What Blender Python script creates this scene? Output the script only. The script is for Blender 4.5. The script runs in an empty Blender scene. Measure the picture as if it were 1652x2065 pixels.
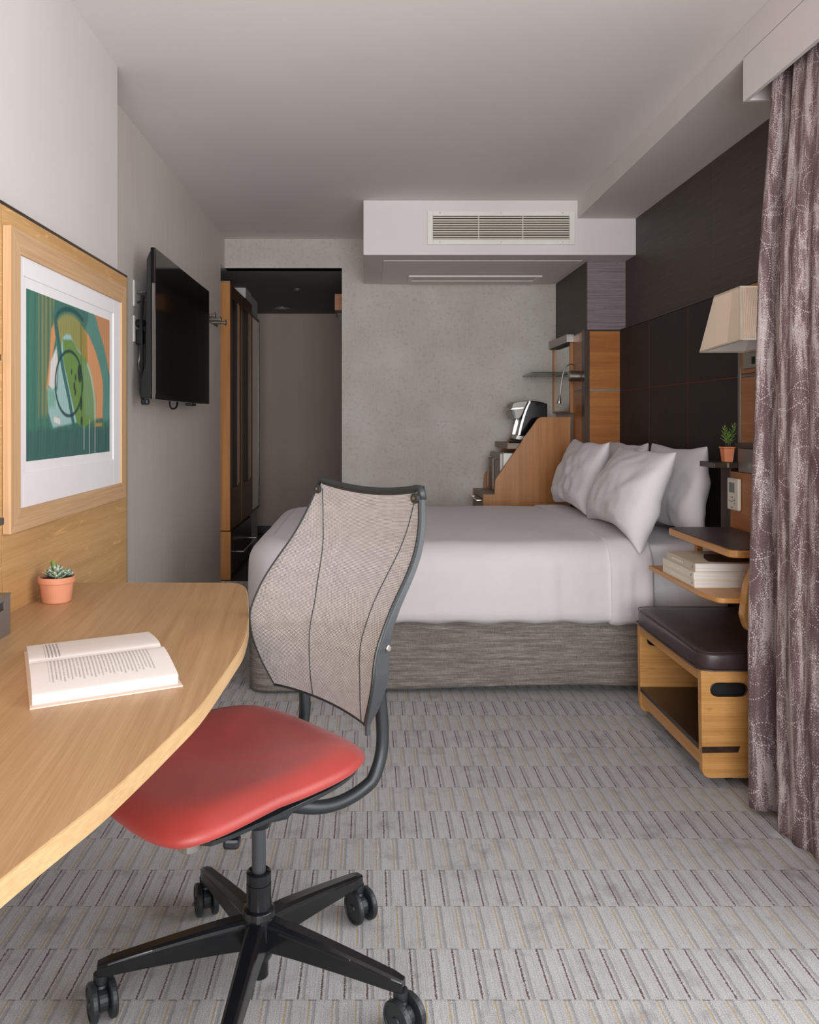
import bpy, bmesh, math, random
from mathutils import Vector, Matrix, noise
random.seed(7)
C = bpy.context.scene.collection
S = bpy.context.scene

# ------------------------------------------------------------------ camera
cam = bpy.data.cameras.new('camera'); co = bpy.data.objects.new('camera', cam); C.objects.link(co)
co.location = (0, 0, 1.2); co.rotation_euler = (math.pi/2, 0, 0)
cam.sensor_width = 36; cam.sensor_fit = 'AUTO'
cam.lens = 36*1640/2065
cam.shift_x = 84/2065; cam.shift_y = -185.5/2065
cam.clip_start = 0.05
S.camera = co
# ------------------------------------------------------------------ world and light
w = bpy.data.worlds.new('sky'); S.world = w; w.use_nodes = True
w.node_tree.nodes['Background'].inputs[0].default_value = (0.80, 0.87, 1.0, 1)
w.node_tree.nodes['Background'].inputs[1].default_value = 1.0
def area(name, loc, rot, sx, sy, power, col):
    l = bpy.data.lights.new(name, 'AREA'); l.shape = 'RECTANGLE'; l.size = sx; l.size_y = sy
    l.energy = power; l.color = col
    o = bpy.data.objects.new(name, l); C.objects.link(o); o.location = loc; o.rotation_euler = rot
    return o
# daylight entering through the tall window in the right wall (beside and behind the camera)
area('window_daylight', (2.30, 0.45, 1.45), (0, math.radians(88), 0), 2.4, 3.4, 150, (0.97, 0.985, 1.0))
# added fill light behind the camera, brightens the back of the room
area('rear_fill_light', (0.35, -8.5, 0.6), (math.radians(92), 0, 0), 8.0, 6.5, 2650, (0.97, 0.985, 1.0))
S.view_settings.view_transform = 'Standard'
S.view_settings.look = 'None'
S.view_settings.gamma = 1
S.view_settings.use_curve_mapping = False
S.view_settings.exposure = -0.26
S.cycles.max_bounces = 10
S.cycles.diffuse_bounces = 6

# ------------------------------------------------------------------ helpers
def srgb(r, g, b):
    f = lambda v: (v/255/12.92) if v/255 <= 0.04045 else ((v/255+0.055)/1.055)**2.4
    return (f(r), f(g), f(b), 1)
def props(o, label=None, cat=None, group=None, kind=None):
    if label: o['label'] = label
    if cat: o['category'] = cat
    if group: o['group'] = group
    if kind: o['kind'] = kind
    return o
def wloc(o):
    v = Vector((0, 0, 0))
    while o: v += o.location; o = o.parent
    return v
def obj(name, bm, m, parent=None, smooth=False, bevel=0, label=None, seg=2, sub=0, loc=None):
    """link a bmesh (world coordinates) as one object"""
    bmesh.ops.recalc_face_normals(bm, faces=bm.faces[:])
    base = wloc(parent) if parent else Vector((0, 0, 0))
    if loc is not None: base = Vector(loc)
    elif not parent: pass
    bmesh.ops.translate(bm, verts=bm.verts[:], vec=-base)
    me = bpy.data.meshes.new(name); bm.to_mesh(me); bm.free()
    for mm in (m if isinstance(m, (list, tuple)) else [m]): me.materials.append(mm)
    if smooth:
        for p in me.polygons: p.use_smooth = True
    o = bpy.data.objects.new(name, me); C.objects.link(o)
    if parent: o.parent = parent
    elif loc is not None: o.location = base
    if bevel:
        b = o.modifiers.new('bevel', 'BEVEL'); b.width = bevel; b.segments = seg; b.limit_method = 'ANGLE'; b.angle_limit = math.radians(40)
        b.harden_normals = False
    if sub:
        s = o.modifiers.new('sub', 'SUBSURF'); s.levels = sub; s.render_levels = sub
    if label: o['label'] = label
    return o
def thing(name, label, cat, loc, group=None):
    o = bpy.data.objects.new(name, None); C.objects.link(o); o.location = loc
    o.empty_display_size = 0.05
    return props(o, label, cat, group)
def struct(name, bm, m, parent=None, **k):
    o = obj(name, bm, m, parent, **k)
    if not parent: o['kind'] = 'structure'
    return o
def B(*boxes):
    bm = bmesh.new()
    for b in boxes: add_box(bm, *b)
    return bm
def add_box(bm, x0, x1, y0, y1, z0, z1):
    v = [bm.verts.new(p) for p in ((x0,y0,z0),(x1,y0,z0),(x1,y1,z0),(x0,y1,z0),(x0,y0,z1),(x1,y0,z1),(x1,y1,z1),(x0,y1,z1))]
    for f in ((0,1,2,3),(4,7,6,5),(0,4,5,1),(1,5,6,2),(2,6,7,3),(3,7,4,0)): bm.faces.new([v[i] for i in f])
def add_prism(bm, pts, plane, a, b):
    def P(p, c):
        return {'xy': (p[0], p[1], c), 'xz': (p[0], c, p[1]), 'yz': (c, p[0], p[1])}[plane]
    v0 = [bm.verts.new(P(p, a)) for p in pts]; v1 = [bm.verts.new(P(p, b)) for p in pts]
    bm.faces.new(v0); bm.faces.new(v1[::-1])
    n = len(pts)
    for i in range(n): bm.faces.new((v0[i], v0[(i+1) % n], v1[(i+1) % n], v1[i]))
def prism(pts, plane, a, b):
    bm = bmesh.new(); add_prism(bm, pts, plane, a, b); return bm
def frame_axes(d):
    d = d.normalized(); up = Vector((0, 0, 1))
    if abs(d.dot(up)) > 0.95: up = Vector((1, 0, 0))
    s = d.cross(up).normalized(); return s, s.cross(d).normalized()
def add_tube(bm, pts, r, seg=12, caps=True):
    pts = [Vector(p) for p in pts]; n = len(pts)
    rr = r if isinstance(r, (list, tuple)) else [r]*n
    rings = []; s = None
    for i, p in enumerate(pts):
        d = (pts[min(i+1, n-1)] - pts[max(i-1, 0)]).normalized()
        if s is None: s, u = frame_axes(d)
        else:
            s = (s - d*s.dot(d)).normalized(); u = s.cross(d).normalized()
        rings.append([bm.verts.new(p + (s*math.cos(a) + u*math.sin(a))*rr[i]) for a in [2*math.pi*k/seg for k in range(seg)]])
    for i in range(n-1):
        for k in range(seg):
            bm.faces.new((rings[i][k], rings[i][(k+1) % seg], rings[i+1][(k+1) % seg], rings[i+1][k]))
    if caps: bm.faces.new(rings[0]); bm.faces.new(rings[-1][::-1])
def add_lathe(bm, prof, c, axis=(0, 0, 1), seg=32, caps=True):
    ax = Vector(axis).normalized(); s, u = frame_axes(ax); c = Vector(c)
    rings = []
    for r, h in prof:
        rings.append([bm.verts.new(c + ax*h + (s*math.cos(a) + u*math.sin(a))*max(r, 1e-4)) for a in [2*math.pi*k/seg for k in range(seg)]])
    for i in range(len(rings)-1):
        for k in range(seg):
            bm.faces.new((rings[i][k], rings[i][(k+1) % seg], rings[i+1][(k+1) % seg], rings[i+1][k]))
    if caps: bm.faces.new(rings[0]); bm.faces.new(rings[-1][::-1])
def tube(pts, r, seg=12):
    bm = bmesh.new(); add_tube(bm, pts, r, seg); return bm
def lathe(prof, c, axis=(0, 0, 1), seg=32):
    bm = bmesh.new(); add_lathe(bm, prof, c, axis, seg); return bm
def spline(pts, n=8):
    """Catmull-Rom through tuples of any length"""
    out = []; m = len(pts)
    for i in range(m-1):
        p0 = pts[max(i-1, 0)]; p1 = pts[i]; p2 = pts[i+1]; p3 = pts[min(i+2, m-1)]
        for k in range(n):
            t = k/n
            out.append(tuple(0.5*((2*b)+(-a+c)*t+(2*a-5*b+4*c-d)*t*t+(-a+3*b-3*c+d)*t**3) for a, b, c, d in zip(p0, p1, p2, p3)))
    out.append(tuple(pts[-1])); return out
def interp(tab, x):
    if x <= tab[0][0]: return tab[0][1]
    for (a, va), (b, vb) in zip(tab, tab[1:]):
        if x <= b:
            return va + (vb-va)*(x-a)/(b-a)
    return tab[-1][1]
def roundpoly(pts, r, seg=6):
    """round the corners of a polygon; r is a number or one radius per corner"""
    n = len(pts); out = []
    for i in range(n):
        rr = r[i] if isinstance(r, (list, tuple)) else r
        p = Vector(pts[i]); a = Vector(pts[i-1]); b = Vector(pts[(i+1) % n])
        if rr <= 0: out.append(tuple(p)); continue
        da = (a-p).normalized(); db = (b-p).normalized()
        ang = da.angle(db); t = min(rr/math.tan(ang/2), (a-p).length*0.49, (b-p).length*0.49)
        p1 = p+da*t; p2 = p+db*t
        for k in range(seg+1):
            q = k/seg; out.append(tuple(p1*(1-q)**2 + p*2*q*(1-q) + p2*q*q))
    return out
def grid(func, nu, nv, uv=None):
    bm = bmesh.new(); V = [[bm.verts.new(func(i/nu, j/nv)) for j in range(nv+1)] for i in range(nu+1)]
    L = bm.loops.layers.uv.new('UVMap')
    for i in range(nu):
        for j in range(nv):
            f = bm.faces.new((V[i][j], V[i+1][j], V[i+1][j+1], V[i][j+1]))
            for l, (a, b) in zip(f.loops, ((i, j), (i+1, j), (i+1, j+1), (i, j+1))):
                l[L].uv = uv(a/nu, b/nv) if uv else (a/nu, b/nv)
    return bm
def join_bm(dst, src):
    me = bpy.data.meshes.new('tmp'); src.to_mesh(me); dst.from_mesh(me); src.free(); bpy.data.meshes.remove(me)

# ------------------------------------------------------------------ materials
class N:
    def __init__(s, name):
        s.m = bpy.data.materials.new(name); s.m.use_nodes = True; s.t = s.m.node_tree
        s.b = s.t.nodes['Principled BSDF']; s.x = None
    def n(s, typ, **k):
        o = s.t.nodes.new(typ)
        for a, v in k.items(): setattr(o, a, v)
        return o
    def l(s, a, b): s.t.links.new(a, b)
    def sock(s, i, v):
        if hasattr(v, 'is_linked') or isinstance(v, bpy.types.NodeSocket): s.l(v, i)
        else: i.default_value = v
    def coord(s, kind='Object'):
        return s.n('ShaderNodeTexCoord').outputs[kind]
    def map(s, v, sc=(1,1,1), rot=(0,0,0), loc=(0,0,0)):
        m = s.n('ShaderNodeMapping'); s.l(v, m.inputs[0]); m.inputs['Scale'].default_value = sc
        m.inputs['Rotation'].default_value = rot; m.inputs['Location'].default_value = loc; return m.outputs[0]
    def noise(s, v, scale=5, detail=3, rough=0.5, dist=0):
        o = s.n('ShaderNodeTexNoise'); s.l(v, o.inputs['Vector']); o.inputs['Scale'].default_value = scale
        o.inputs['Detail'].default_value = detail; o.inputs['Roughness'].default_value = rough; o.inputs['Distortion'].default_value = dist
        return o.outputs['Fac']
    def vor(s, v, scale=5, rnd=1, feature='F1', out='Distance'):
        o = s.n('ShaderNodeTexVoronoi', feature=feature); s.l(v, o.inputs['Vector']); o.inputs['Scale'].default_value = scale
        if 'Randomness' in o.inputs: o.inputs['Randomness'].default_value = rnd
        return o.outputs[out]
    def ramp(s, f, stops, interp='LINEAR'):
        r = s.n('ShaderNodeValToRGB'); s.l(f, r.inputs[0]); e = r.color_ramp.elements; r.color_ramp.interpolation = interp
        while len(e) < len(stops): e.new(0.5)
        for el, (p, c) in zip(e, stops):
            el.position = p; el.color = c if isinstance(c, tuple) else (c, c, c, 1)
        return r.outputs[0]
    def math(s, op, a, b=0.0, c=None):
        m = s.n('ShaderNodeMath', operation=op); s.sock(m.inputs[0], a); s.sock(m.inputs[1], b)
        if c is not None: s.sock(m.inputs[2], c)
        return m.outputs[0]
    def mix(s, f, a, b, blend='MIX'):
        m = s.n('ShaderNodeMix', data_type='RGBA', blend_type=blend)
        s.sock(m.inputs['Factor'], f)
        s.sock(m.inputs[6], a); s.sock(m.inputs[7], b); return m.outputs[2]
    def bump(s, h, strength=0.2, dist=0.002):
        b = s.n('ShaderNodeBump'); s.l(h, b.inputs['Height']); b.inputs['Strength'].default_value = strength
        b.inputs['Distance'].default_value = dist; s.l(b.outputs[0], s.b.inputs['Normal'])
    def xyz(s, v):
        o = s.n('ShaderNodeSeparateXYZ'); s.l(v, o.inputs[0]); return o.outputs
    def set(s, color=None, rough=0.5, metal=0, spec=0.5, **k):
        if color is not None: s.sock(s.b.inputs['Base Color'], color)
        s.sock(s.b.inputs['Roughness'], rough); s.b.inputs['Metallic'].default_value = metal
        s.b.inputs['Specular IOR Level'].default_value = spec
        for a, v in k.items(): s.b.inputs[a].default_value = v
        return s.m
def plain(name, rgb, rough=0.5, metal=0, spec=0.5, var=0.06, scale=14, bump=0, **k):
    q = N(name); c = srgb(*rgb); v = q.coord()
    f = q.noise(v, scale, 3)
    d = tuple(x*(1-var) for x in c[:3])+(1,); l = tuple(min(1, x*(1+var)) for x in c[:3])+(1,)
    if bump: q.bump(q.noise(v, scale*30, 2), bump, 0.0006)
    return q.set(q.ramp(f, [(0.3, d), (0.7, l)]), rough, metal, spec, **k)
def wood(name, light, dark, axis='y', fine=1.0, fleck=0.0, rough=0.42, fleckc=None, rot=0, bump=0.12):
    q = N(name); v = q.coord()
    a = {'x': (1, 1, 1), 'y': (1, 1, 1), 'z': (1, 1, 1)}
    sc = {'x': (2.2, 70, 70), 'y': (70, 2.2, 70), 'z': (70, 70, 2.2)}[axis]
    sc2 = {'x': (5, 420, 420), 'y': (420, 5, 420), 'z': (420, 420, 5)}[axis]
    r = (0, 0, rot)
    v0 = q.map(v, (1, 1, 1), r)
    n1 = q.noise(q.map(v0, tuple(x*fine*0.45 for x in sc)), 1, 5, 0.6, 0.6)
    n2 = q.noise(q.map(v0, tuple(x*fine for x in sc2)), 1, 3, 0.6)
    f = q.math('ADD', q.math('MULTIPLY', n1, 0.55), q.math('MULTIPLY', n2, 0.45))
    L = srgb(*light); D = srgb(*dark); M = tuple((a+b)/2 for a, b in zip(L, D))
    col = q.ramp(f, [(0.36, D), (0.5, M), (0.62, L)])
    if fleck:
        fs = {'x': (9, 60, 60), 'y': (60, 9, 60), 'z': (60, 60, 9)}[axis]
        n3 = q.noise(q.map(v0, fs, (0.3, 0.25, 0.3)), 1, 3, 0.55, 1.2)
        big = q.ramp(q.noise(v, 5, 2), [(0.42, 0.0), (0.6, 1.0)])
        fm = q.math('MULTIPLY', q.math('MULTIPLY', q.ramp(n3, [(0.6, 0.0), (0.66, 1.0)]), big), fleck)
        col = q.mix(fm, col, fleckc or tuple(min(1, x*1.5) for x in L[:3])+(1,))
    if bump: q.bump(n2, bump, 0.0004)
    return q.set(col, rough, 0, 0.4)

M = {}
M['white'] = plain('white_paint', (216, 210, 208), 0.75, var=0.025, scale=2.5)
M['ceil'] = plain('ceiling_paint', (226, 220, 219), 0.85, var=0.02, scale=1.2)
M['wallgrey'] = plain('wall_paint', (208, 203, 199), 0.7, var=0.03, scale=2)
# brushed plaster-like vinyl on the television wall
q = N('tv_wall_vinyl'); v = q.coord()
f = q.noise(q.map(v, (90, 90, 1.2)), 1, 4); g = q.noise(v, 1.6, 3)
col = q.mix(q.ramp(g, [(0.3, 0.0), (0.7, 1.0)]), q.ramp(f, [(0.3, srgb(206, 197, 187)), (0.7, srgb(216, 207, 198))]), q.ramp(f, [(0.3, srgb(214, 205, 196)), (0.7, srgb(222, 214, 206))]))
M['tvwall'] = q.set(col, 0.55, 0, 0.4)
q = N('concrete'); v = q.coord()
a_ = q.noise(v, 3.0, 6, 0.6); b_ = q.noise(v, 45, 3, 0.7); c_ = q.noise(q.map(v, (110, 110, 14)), 1, 3)
col = q.ramp(a_, [(0.30, srgb(180, 171, 160)), (0.5, srgb(188, 181, 173)), (0.70, srgb(197, 191, 187))])
col = q.mix(q.ramp(b_, [(0.34, 0.30), (0.46, 0.0)]), col, srgb(136, 127, 117))
col = q.mix(q.math('MULTIPLY', q.ramp(c_, [(0.4, 0.0), (0.62, 1.0)]), 0.25), col, srgb(198, 192, 186))
sp = q.vor(v, 36); col = q.mix(q.ramp(sp, [(0.03, 0.45), (0.06, 0.0)]), col, srgb(122, 112, 104))
q.bump(b_, 0.12, 0.0015)
M['concrete'] = q.set(col, 0.8, 0, 0.3)
M['hallwall'] = plain('hall_wallpaper', (172, 156, 144), 0.6, var=0.04, scale=2)
M['hallceil'] = plain('hall_ceiling_paint', (120, 115, 111), 0.8, var=0.03, scale=2)
M['halldark'] = plain('hall_tile', (52, 46, 44), 0.4)
# dark fine ribbed wallcovering
def ribbed(name, c1, c2, horiz=True, rough=0.55):
    q = N(name); v = q.coord()
    f = q.noise(q.map(v, (3, 3, 260)), 1, 2, 0.5); g = q.noise(q.map(v, (20, 20, 900)), 1, 2)
    h = q.math('ADD', q.math('MULTIPLY', f, 0.6), q.math('MULTIPLY', g, 0.4))
    q.bump(h, 0.5, 0.0008)
    return q.set(q.ramp(h, [(0.38, srgb(*c1)), (0.62, srgb(*c2))]), rough, 0, 0.45)
M['darkwall'] = ribbed('dark_wallcovering', (62, 54, 49), (84, 75, 69))
M['purple'] = ribbed('purple_wallcovering', (104, 92, 96), (142, 130, 135))
q = N('headboard_leather'); v = q.coord(); n_ = q.noise(v, 220, 3); q.bump(n_, 0.15, 0.0006)
M['headboard'] = q.set(q.ramp(q.noise(v, 6, 3), [(0.3, srgb(40, 33, 30)), (0.7, srgb(50, 42, 38))]), 0.62, 0, 0.35)
M['seam'] = plain('red_stitch', (112, 52, 46), 0.7)
M['oakpanel'] = wood('oak_wall_panel', (204, 162, 108), (184, 140, 86), 'y', 1, 0.5, 0.42)
M['oakdesk'] = wood('oak_desk_top', (192, 157, 116), (170, 133, 93), 'y', 1.5, 0, 0.4, rot=-0.09)
M['oakedge'] = wood('oak_desk_edge', (206, 172, 126), (184, 148, 102), 'y', 0.5, 0.0, 0.45)
M['oakframe_y'] = wood('oak_frame_horizontal', (206, 170, 130), (180, 140, 100), 'y', 0.8, 0, 0.5)
M['oakframe_z'] = wood('oak_frame_vertical', (206, 170, 130), (184, 146, 106), 'z', 0.8, 0, 0.5)
M['orange_x'] = wood('amber_oak_horizontal', (184, 118, 56), (152, 90, 38), 'x', 0.8, 0.3, 0.34)
M['orange_y'] = wood('amber_oak_side', (182, 118, 62), (150, 92, 44), 'y', 0.8, 0.3, 0.34)
M['orange_z'] = wood('amber_oak_vertical', (186, 130, 76), (156, 102, 52), 'z', 1, 0.15, 0.36)
M['honey_x'] = wood('honey_oak', (208, 156, 94), (180, 127, 68), 'x', 0.7, 0.5, 0.36, fleckc=srgb(168, 112, 54))
M['honey_y'] = wood('honey_oak_long', (206, 152, 92), (176, 121, 64), 'y', 0.7, 0.3, 0.36, fleckc=srgb(168, 112, 54))
M['wenge_z'] = wood('wenge_vertical', (84, 62, 48), (40, 28, 22), 'z', 0.7, 0, 0.35)
M['wenge_y'] = wood('wenge_horizontal', (70, 54, 44), (36, 27, 22), 'y', 0.7, 0, 0.3)
M['wardrobe'] = wood('wardrobe_oak', (184, 126, 66), (150, 94, 42), 'z', 1, 0.1, 0.4)
M['wdoor'] = wood('wardrobe_dark_oak', (112, 78, 54), (84, 55, 36), 'z', 1, 0, 0.35)
M['taupe_wood'] = wood('greyed_oak', (150, 134, 118), (120, 102, 88), 'x', 1, 0, 0.5)
M['black_gloss'] = plain('gloss_black', (8, 8, 9), 0.12, spec=0.5)
M['screen'] = plain('tv_screen', (6, 6, 7), 0.09, spec=0.45, var=0.0)
M['black_plastic'] = plain('black_plastic', (24, 25, 27), 0.38, spec=0.5, bump=0.1)
M['chair_black'] = plain('chair_gloss_black', (20, 21, 23), 0.2, spec=0.6, var=0.1)
M['chair_grey'] = plain('chair_grey_plastic', (58, 60, 61), 0.4, spec=0.5, var=0.05, bump=0.1)
M['chair_matte'] = plain('chair_textured_black', (34, 38, 40), 0.42, spec=0.6, bump=0.3, scale=40)
M['chrome'] = plain('chrome', (205, 203, 200), 0.18, 1.0, var=0.03)
M['steel'] = plain('brushed_steel', (165, 160, 153), 0.35, 1.0, var=0.05)
M['metalgrey'] = plain('grey_anodised_metal', (138, 132, 126), 0.42, 0.6, var=0.04)
M['whiteplastic'] = plain('white_plastic', (224, 220, 214), 0.35, var=0.02)
M['cream'] = plain('cream_plastic', (226, 220, 206), 0.4, var=0.02)
M['greyprint'] = plain('grey_print', (130, 130, 128), 0.5)
M['paper'] = plain('paper', (238, 230, 226), 0.75, var=0.015)
M['mat_board'] = plain('mat_board', (226, 222, 222), 0.8, var=0.01)
M['bookcover'] = plain('book_cover_pink', (226, 200, 186), 0.6, var=0.02)
M['bookcream'] = plain('book_cover_cream', (226, 218, 200), 0.6, var=0.03)
M['booktaupe'] = plain('book_cover_taupe', (196, 184, 164), 0.5, var=0.05)
M['soil'] = plain('soil', (58, 44, 36), 0.95, var=0.4, scale=160)
M['terracotta'] = plain('terracotta', (214, 144, 110), 0.75, var=0.07, scale=24, bump=0.1)
M['terracotta2'] = plain('terracotta_small', (226, 142, 98), 0.7, var=0.06, scale=24)
M['grille_dark'] = plain('grille_shadow', (52, 48, 42), 0.9)
M['lampdark'] = plain('dark_slot', (14, 13, 12), 0.6)
# white linen
def linen(name, c, wr=0.35):
    q = N(name); v = q.coord(); n1 = q.noise(v, 9, 4, 0.5, 0.8); n2 = q.noise(v, 700, 2)
    q.bump(q.math('ADD', q.math('MULTIPLY', n1, 1.0), q.math('MULTIPLY', n2, 0.03)), wr, 0.006)
    return q.set(q.ramp(n1, [(0.3, srgb(*[x*0.985 for x in c])), (0.7, srgb(*c))]), 0.85, 0, 0.2, **{'Sheen Weight': 0.15})
M['linen'] = linen('white_linen', (214, 208, 210))
M['pillowcase'] = linen('white_pillowcase', (220, 215, 217), 0.3)
M['sheet'] = linen('white_sheet', (226, 223, 226), 0.25)
# tweed skirt
q = N('tweed'); v = q.coord()
h1 = q.noise(q.map(v, (14, 14, 330)), 1, 4, 0.65); h2 = q.noise(q.map(v, (500, 500, 60)), 1, 2); h3 = q.noise(q.map(v, (4, 4, 70)), 1, 3, 0.6)
h = q.math('ADD', q.math('MULTIPLY', h1, 0.45), q.math('ADD', q.math('MULTIPLY', h2, 0.2), q.math('MULTIPLY', h3, 0.35)))
q.bump(h2, 0.3, 0.001)
M['tweed'] = q.set(q.ramp(h, [(0.36, srgb(88, 82, 78)), (0.5, srgb(124, 117, 111)), (0.64, srgb(168, 160, 150))]), 0.9, 0, 0.15)
# red seat vinyl
q = N('red_vinyl'); v = q.coord(); n1 = q.noise(v, 4, 2); n2 = q.noise(v, 900, 2); q.bump(n2, 0.06, 0.0003)
M['red'] = q.set(q.ramp(n1, [(0.35, srgb(150, 50, 44)), (0.65, srgb(164, 58, 51))]), 0.42, 0, 0.45, **{'Sheen Weight': 0.1})
q = N('brown_leather'); v = q.coord(); n2 = q.vor(v, 500); n1 = q.noise(v, 12, 3); q.bump(n2, 0.15, 0.0006)
M['leather'] = q.set(q.ramp(n1, [(0.3, srgb(50, 38, 37)), (0.7, srgb(62, 48, 47))]), 0.34, 0, 0.5)
M['leathertop'] = plain('dark_leather_inlay', (62, 50, 48), 0.42, var=0.08, bump=0.1)

# carpet
q = N('carpet'); v = q.coord(); X, Y, Z = q.xyz(v)
wob = q.math('MULTIPLY', q.math('SUBTRACT', q.noise(v, 260, 2), 0.5), 0.010)
row = q.math('DIVIDE', q.math('SUBTRACT', Y, 1.684), 0.162)
ri = q.math('FLOOR', row); rf = q.math('SUBTRACT', row, ri)
par = q.math('SUBTRACT', ri, q.math('MULTIPLY', q.math('FLOOR', q.math('DIVIDE', ri, 2.0)), 2.0))   # 0 red rows, 1 yellow rows
xs = q.math('ADD', q.math('ADD', X, 10.0), q.math('ADD', q.math('MULTIPLY', par, 0.024), wob))
ph = q.math('FRACT', q.math('DIVIDE', q.math('SUBTRACT', xs, 0.0115), 0.0479))
def band(center, half, soft=0.02):
    d = q.math('ABSOLUTE', q.math('SUBTRACT', ph, center))
    return q.ramp(d, [(half, 1.0), (half+soft, 0.0)])
line = band(0.5, 0.026, 0.02)
shade = band(0.71, 0.045, 0.05)
thin = q.math('MAXIMUM', band(0.18, 0.014, 0.02), band(0.33, 0.012, 0.02))
rn = q.noise(v, 420, 3, 0.75); bn = q.noise(v, 2.6, 4, 0.6); sn = q.noise(v, 9, 4, 0.65)
base = q.ramp(rn, [(0.34, srgb(146, 145, 145)), (0.62, srgb(216, 215, 214))])
base = q.mix(q.math('MULTIPLY', q.ramp(bn, [(0.4, 0.0), (0.65, 1.0)]), 0.20), base, srgb(146, 144, 143))
base = q.mix(q.math('MULTIPLY', q.ramp(sn, [(0.54, 0.0), (0.70, 1.0)]), 0.45), base, srgb(112, 106, 102))
stre = q.noise(q.map(v, (420, 12, 1)), 1, 2)
base = q.mix(q.math('MULTIPLY', q.ramp(stre, [(0.5, 0.0), (0.6, 1.0)]), 0.25), base, srgb(120, 118, 118))
loopn = q.ramp(rn, [(0.42, 0.4), (0.56, 1.0)])
col = q.mix(q.math('MULTIPLY', thin, 0.18), base, srgb(112, 105, 101))
col = q.mix(q.math('MULTIPLY', q.math('MULTIPLY', shade, loopn), 0.45), col, srgb(98, 92, 88))
lc = q.mix(par, srgb(84, 38, 34), srgb(184, 160, 116))
col = q.mix(q.math('MULTIPLY', line, 0.92), col, lc)
edge = q.math('MULTIPLY', q.ramp(rf, [(0.972, 0.0), (0.985, 1.0)]), q.ramp(ph, [(0.42, 0.25), (0.48, 1.0), (0.74, 1.0), (0.8, 0.25)]))
col = q.mix(q.math('MULTIPLY', edge, 0.6), col, srgb(88, 80, 76))
hb = q.math('SUBTRACT', rn, q.math('ADD', q.math('MULTIPLY', shade, 1.2), q.math('ADD', q.math('MULTIPLY', line, 0.8), q.math('MULTIPLY', edge, 1.0))))
q.bump(hb, 0.55, 0.003)
M['carpet'] = q.set(col, 0.95, 0, 0.1, **{'Sheen Weight': 0.2})

# curtain fabric, UV in metres along the cloth
q = N('curtain_fabric'); v = q.coord('UV')
dis = q.n('ShaderNodeVectorMath', operation='ADD'); nz = q.n('ShaderNodeTexNoise'); q.l(v, nz.inputs['Vector']); nz.inputs['Scale'].default_value = 5
sc_ = q.n('ShaderNodeVectorMath', operation='SCALE'); q.l(nz.outputs['Color'], sc_.inputs[0]); sc_.inputs['Scale'].default_value = 0.12
q.l(v, dis.inputs[0]); q.l(sc_.outputs[0], dis.inputs[1]); vd = dis.outputs[0]
st = q.noise(q.map(v, (34, 4.5, 1)), 1, 5, 0.65, 0.4); fi = q.noise(q.map(v, (420, 230, 1)), 1, 3, 0.75)
mask = q.math('ADD', q.math('MULTIPLY', st, 0.52), q.math('MULTIPLY', fi, 0.48))
col = q.ramp(mask, [(0.474, srgb(178, 165, 164)), (0.486, srgb(112, 92, 93)), (0.62, srgb(94, 73, 76))])
def beads(scale, rad, pitch, bead, off):
    """round beads strung along circles, one circle per scattered centre"""
    m_ = q.map(v, (scale, scale, 0), (0, 0, 0), off)
    vn = q.n('ShaderNodeTexVoronoi', feature='F1'); vn.voronoi_dimensions = '2D'; q.l(m_, vn.inputs['Vector']); vn.inputs['Scale'].default_value = 1
    df = q.n('ShaderNodeVectorMath', operation='SUBTRACT'); q.l(m_, df.inputs[0]); q.l(vn.outputs['Position'], df.inputs[1])
    dx, dy, _z = q.xyz(df.outputs[0]); ang = q.math('ARCTAN2', dy, dx); d = vn.outputs['Distance']
    nb = 2*math.pi*rad/pitch
    dr = q.math('DIVIDE', q.math('SUBTRACT', d, rad*scale), scale)
    ds = q.math('MULTIPLY', q.math('SUBTRACT', q.math('FRACT', q.math('MULTIPLY', ang, round(nb)/(2*math.pi))), 0.5), pitch)
    dd = q.math('SQRT', q.math('ADD', q.math('MULTIPLY', dr, dr), q.math('MULTIPLY', ds, ds)))
    return q.ramp(q.math('MULTIPLY', dd, 100.0), [(bead*100, 1.0), (bead*130, 0.0)])
dm = q.math('MAXIMUM', q.math('MAXIMUM', beads(6.5, 0.062, 0.0078, 0.0015, (0, 0, 0)), beads(3.6, 0.125, 0.0084, 0.0016, (3.7, 1.9, 0))), beads(10.0, 0.034, 0.0076, 0.0014, (7.7, 5.9, 0)))
brk = q.ramp(q.noise(v, 8, 2), [(0.40, 0.0), (0.46, 1.0)])
col = q.mix(q.math('MULTIPLY', q.math('MULTIPLY', dm, brk), 0.72), col, srgb(224, 216, 217))
q.bump(q.noise(q.map(v, (900, 300, 1)), 1, 2), 0.15, 0.0005)
M['curtain'] = q.set(col, 0.8, 0, 0.2)

# woven mesh of the chair back, UV in metres
q = N('chair_mesh'); v = q.coord('UV'); U, V_, _ = q.xyz(v)
pu = q.math('FRACT', q.math('DIVIDE', U, 0.0042)); rowv = q.math('DIVIDE', V_, 0.0033)
pr = q.math('FRACT', q.math('MULTIPLY', q.math('FLOOR', rowv), 0.5))
pu2 = q.math('FRACT', q.math('ADD', q.math('DIVIDE', U, 0.0042), pr)); pv = q.math('FRACT', rowv)
du = q.math('ABSOLUTE', q.math('SUBTRACT', pu2, 0.5)); dv = q.math('ABSOLUTE', q.math('SUBTRACT', pv, 0.5))
gap = q.math('MAXIMUM', q.ramp(du, [(0.34, 0.0), (0.42, 1.0)]), q.ramp(dv, [(0.32, 0.0), (0.42, 1.0)]))
cn = q.noise(v, 40, 2)
col = q.mix(gap, q.ramp(cn, [(0.3, srgb(186, 180, 177)), (0.7, srgb(204, 198, 195))]), srgb(64, 60, 58))
q.set(col, 0.6, 0, 0.3)
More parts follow.
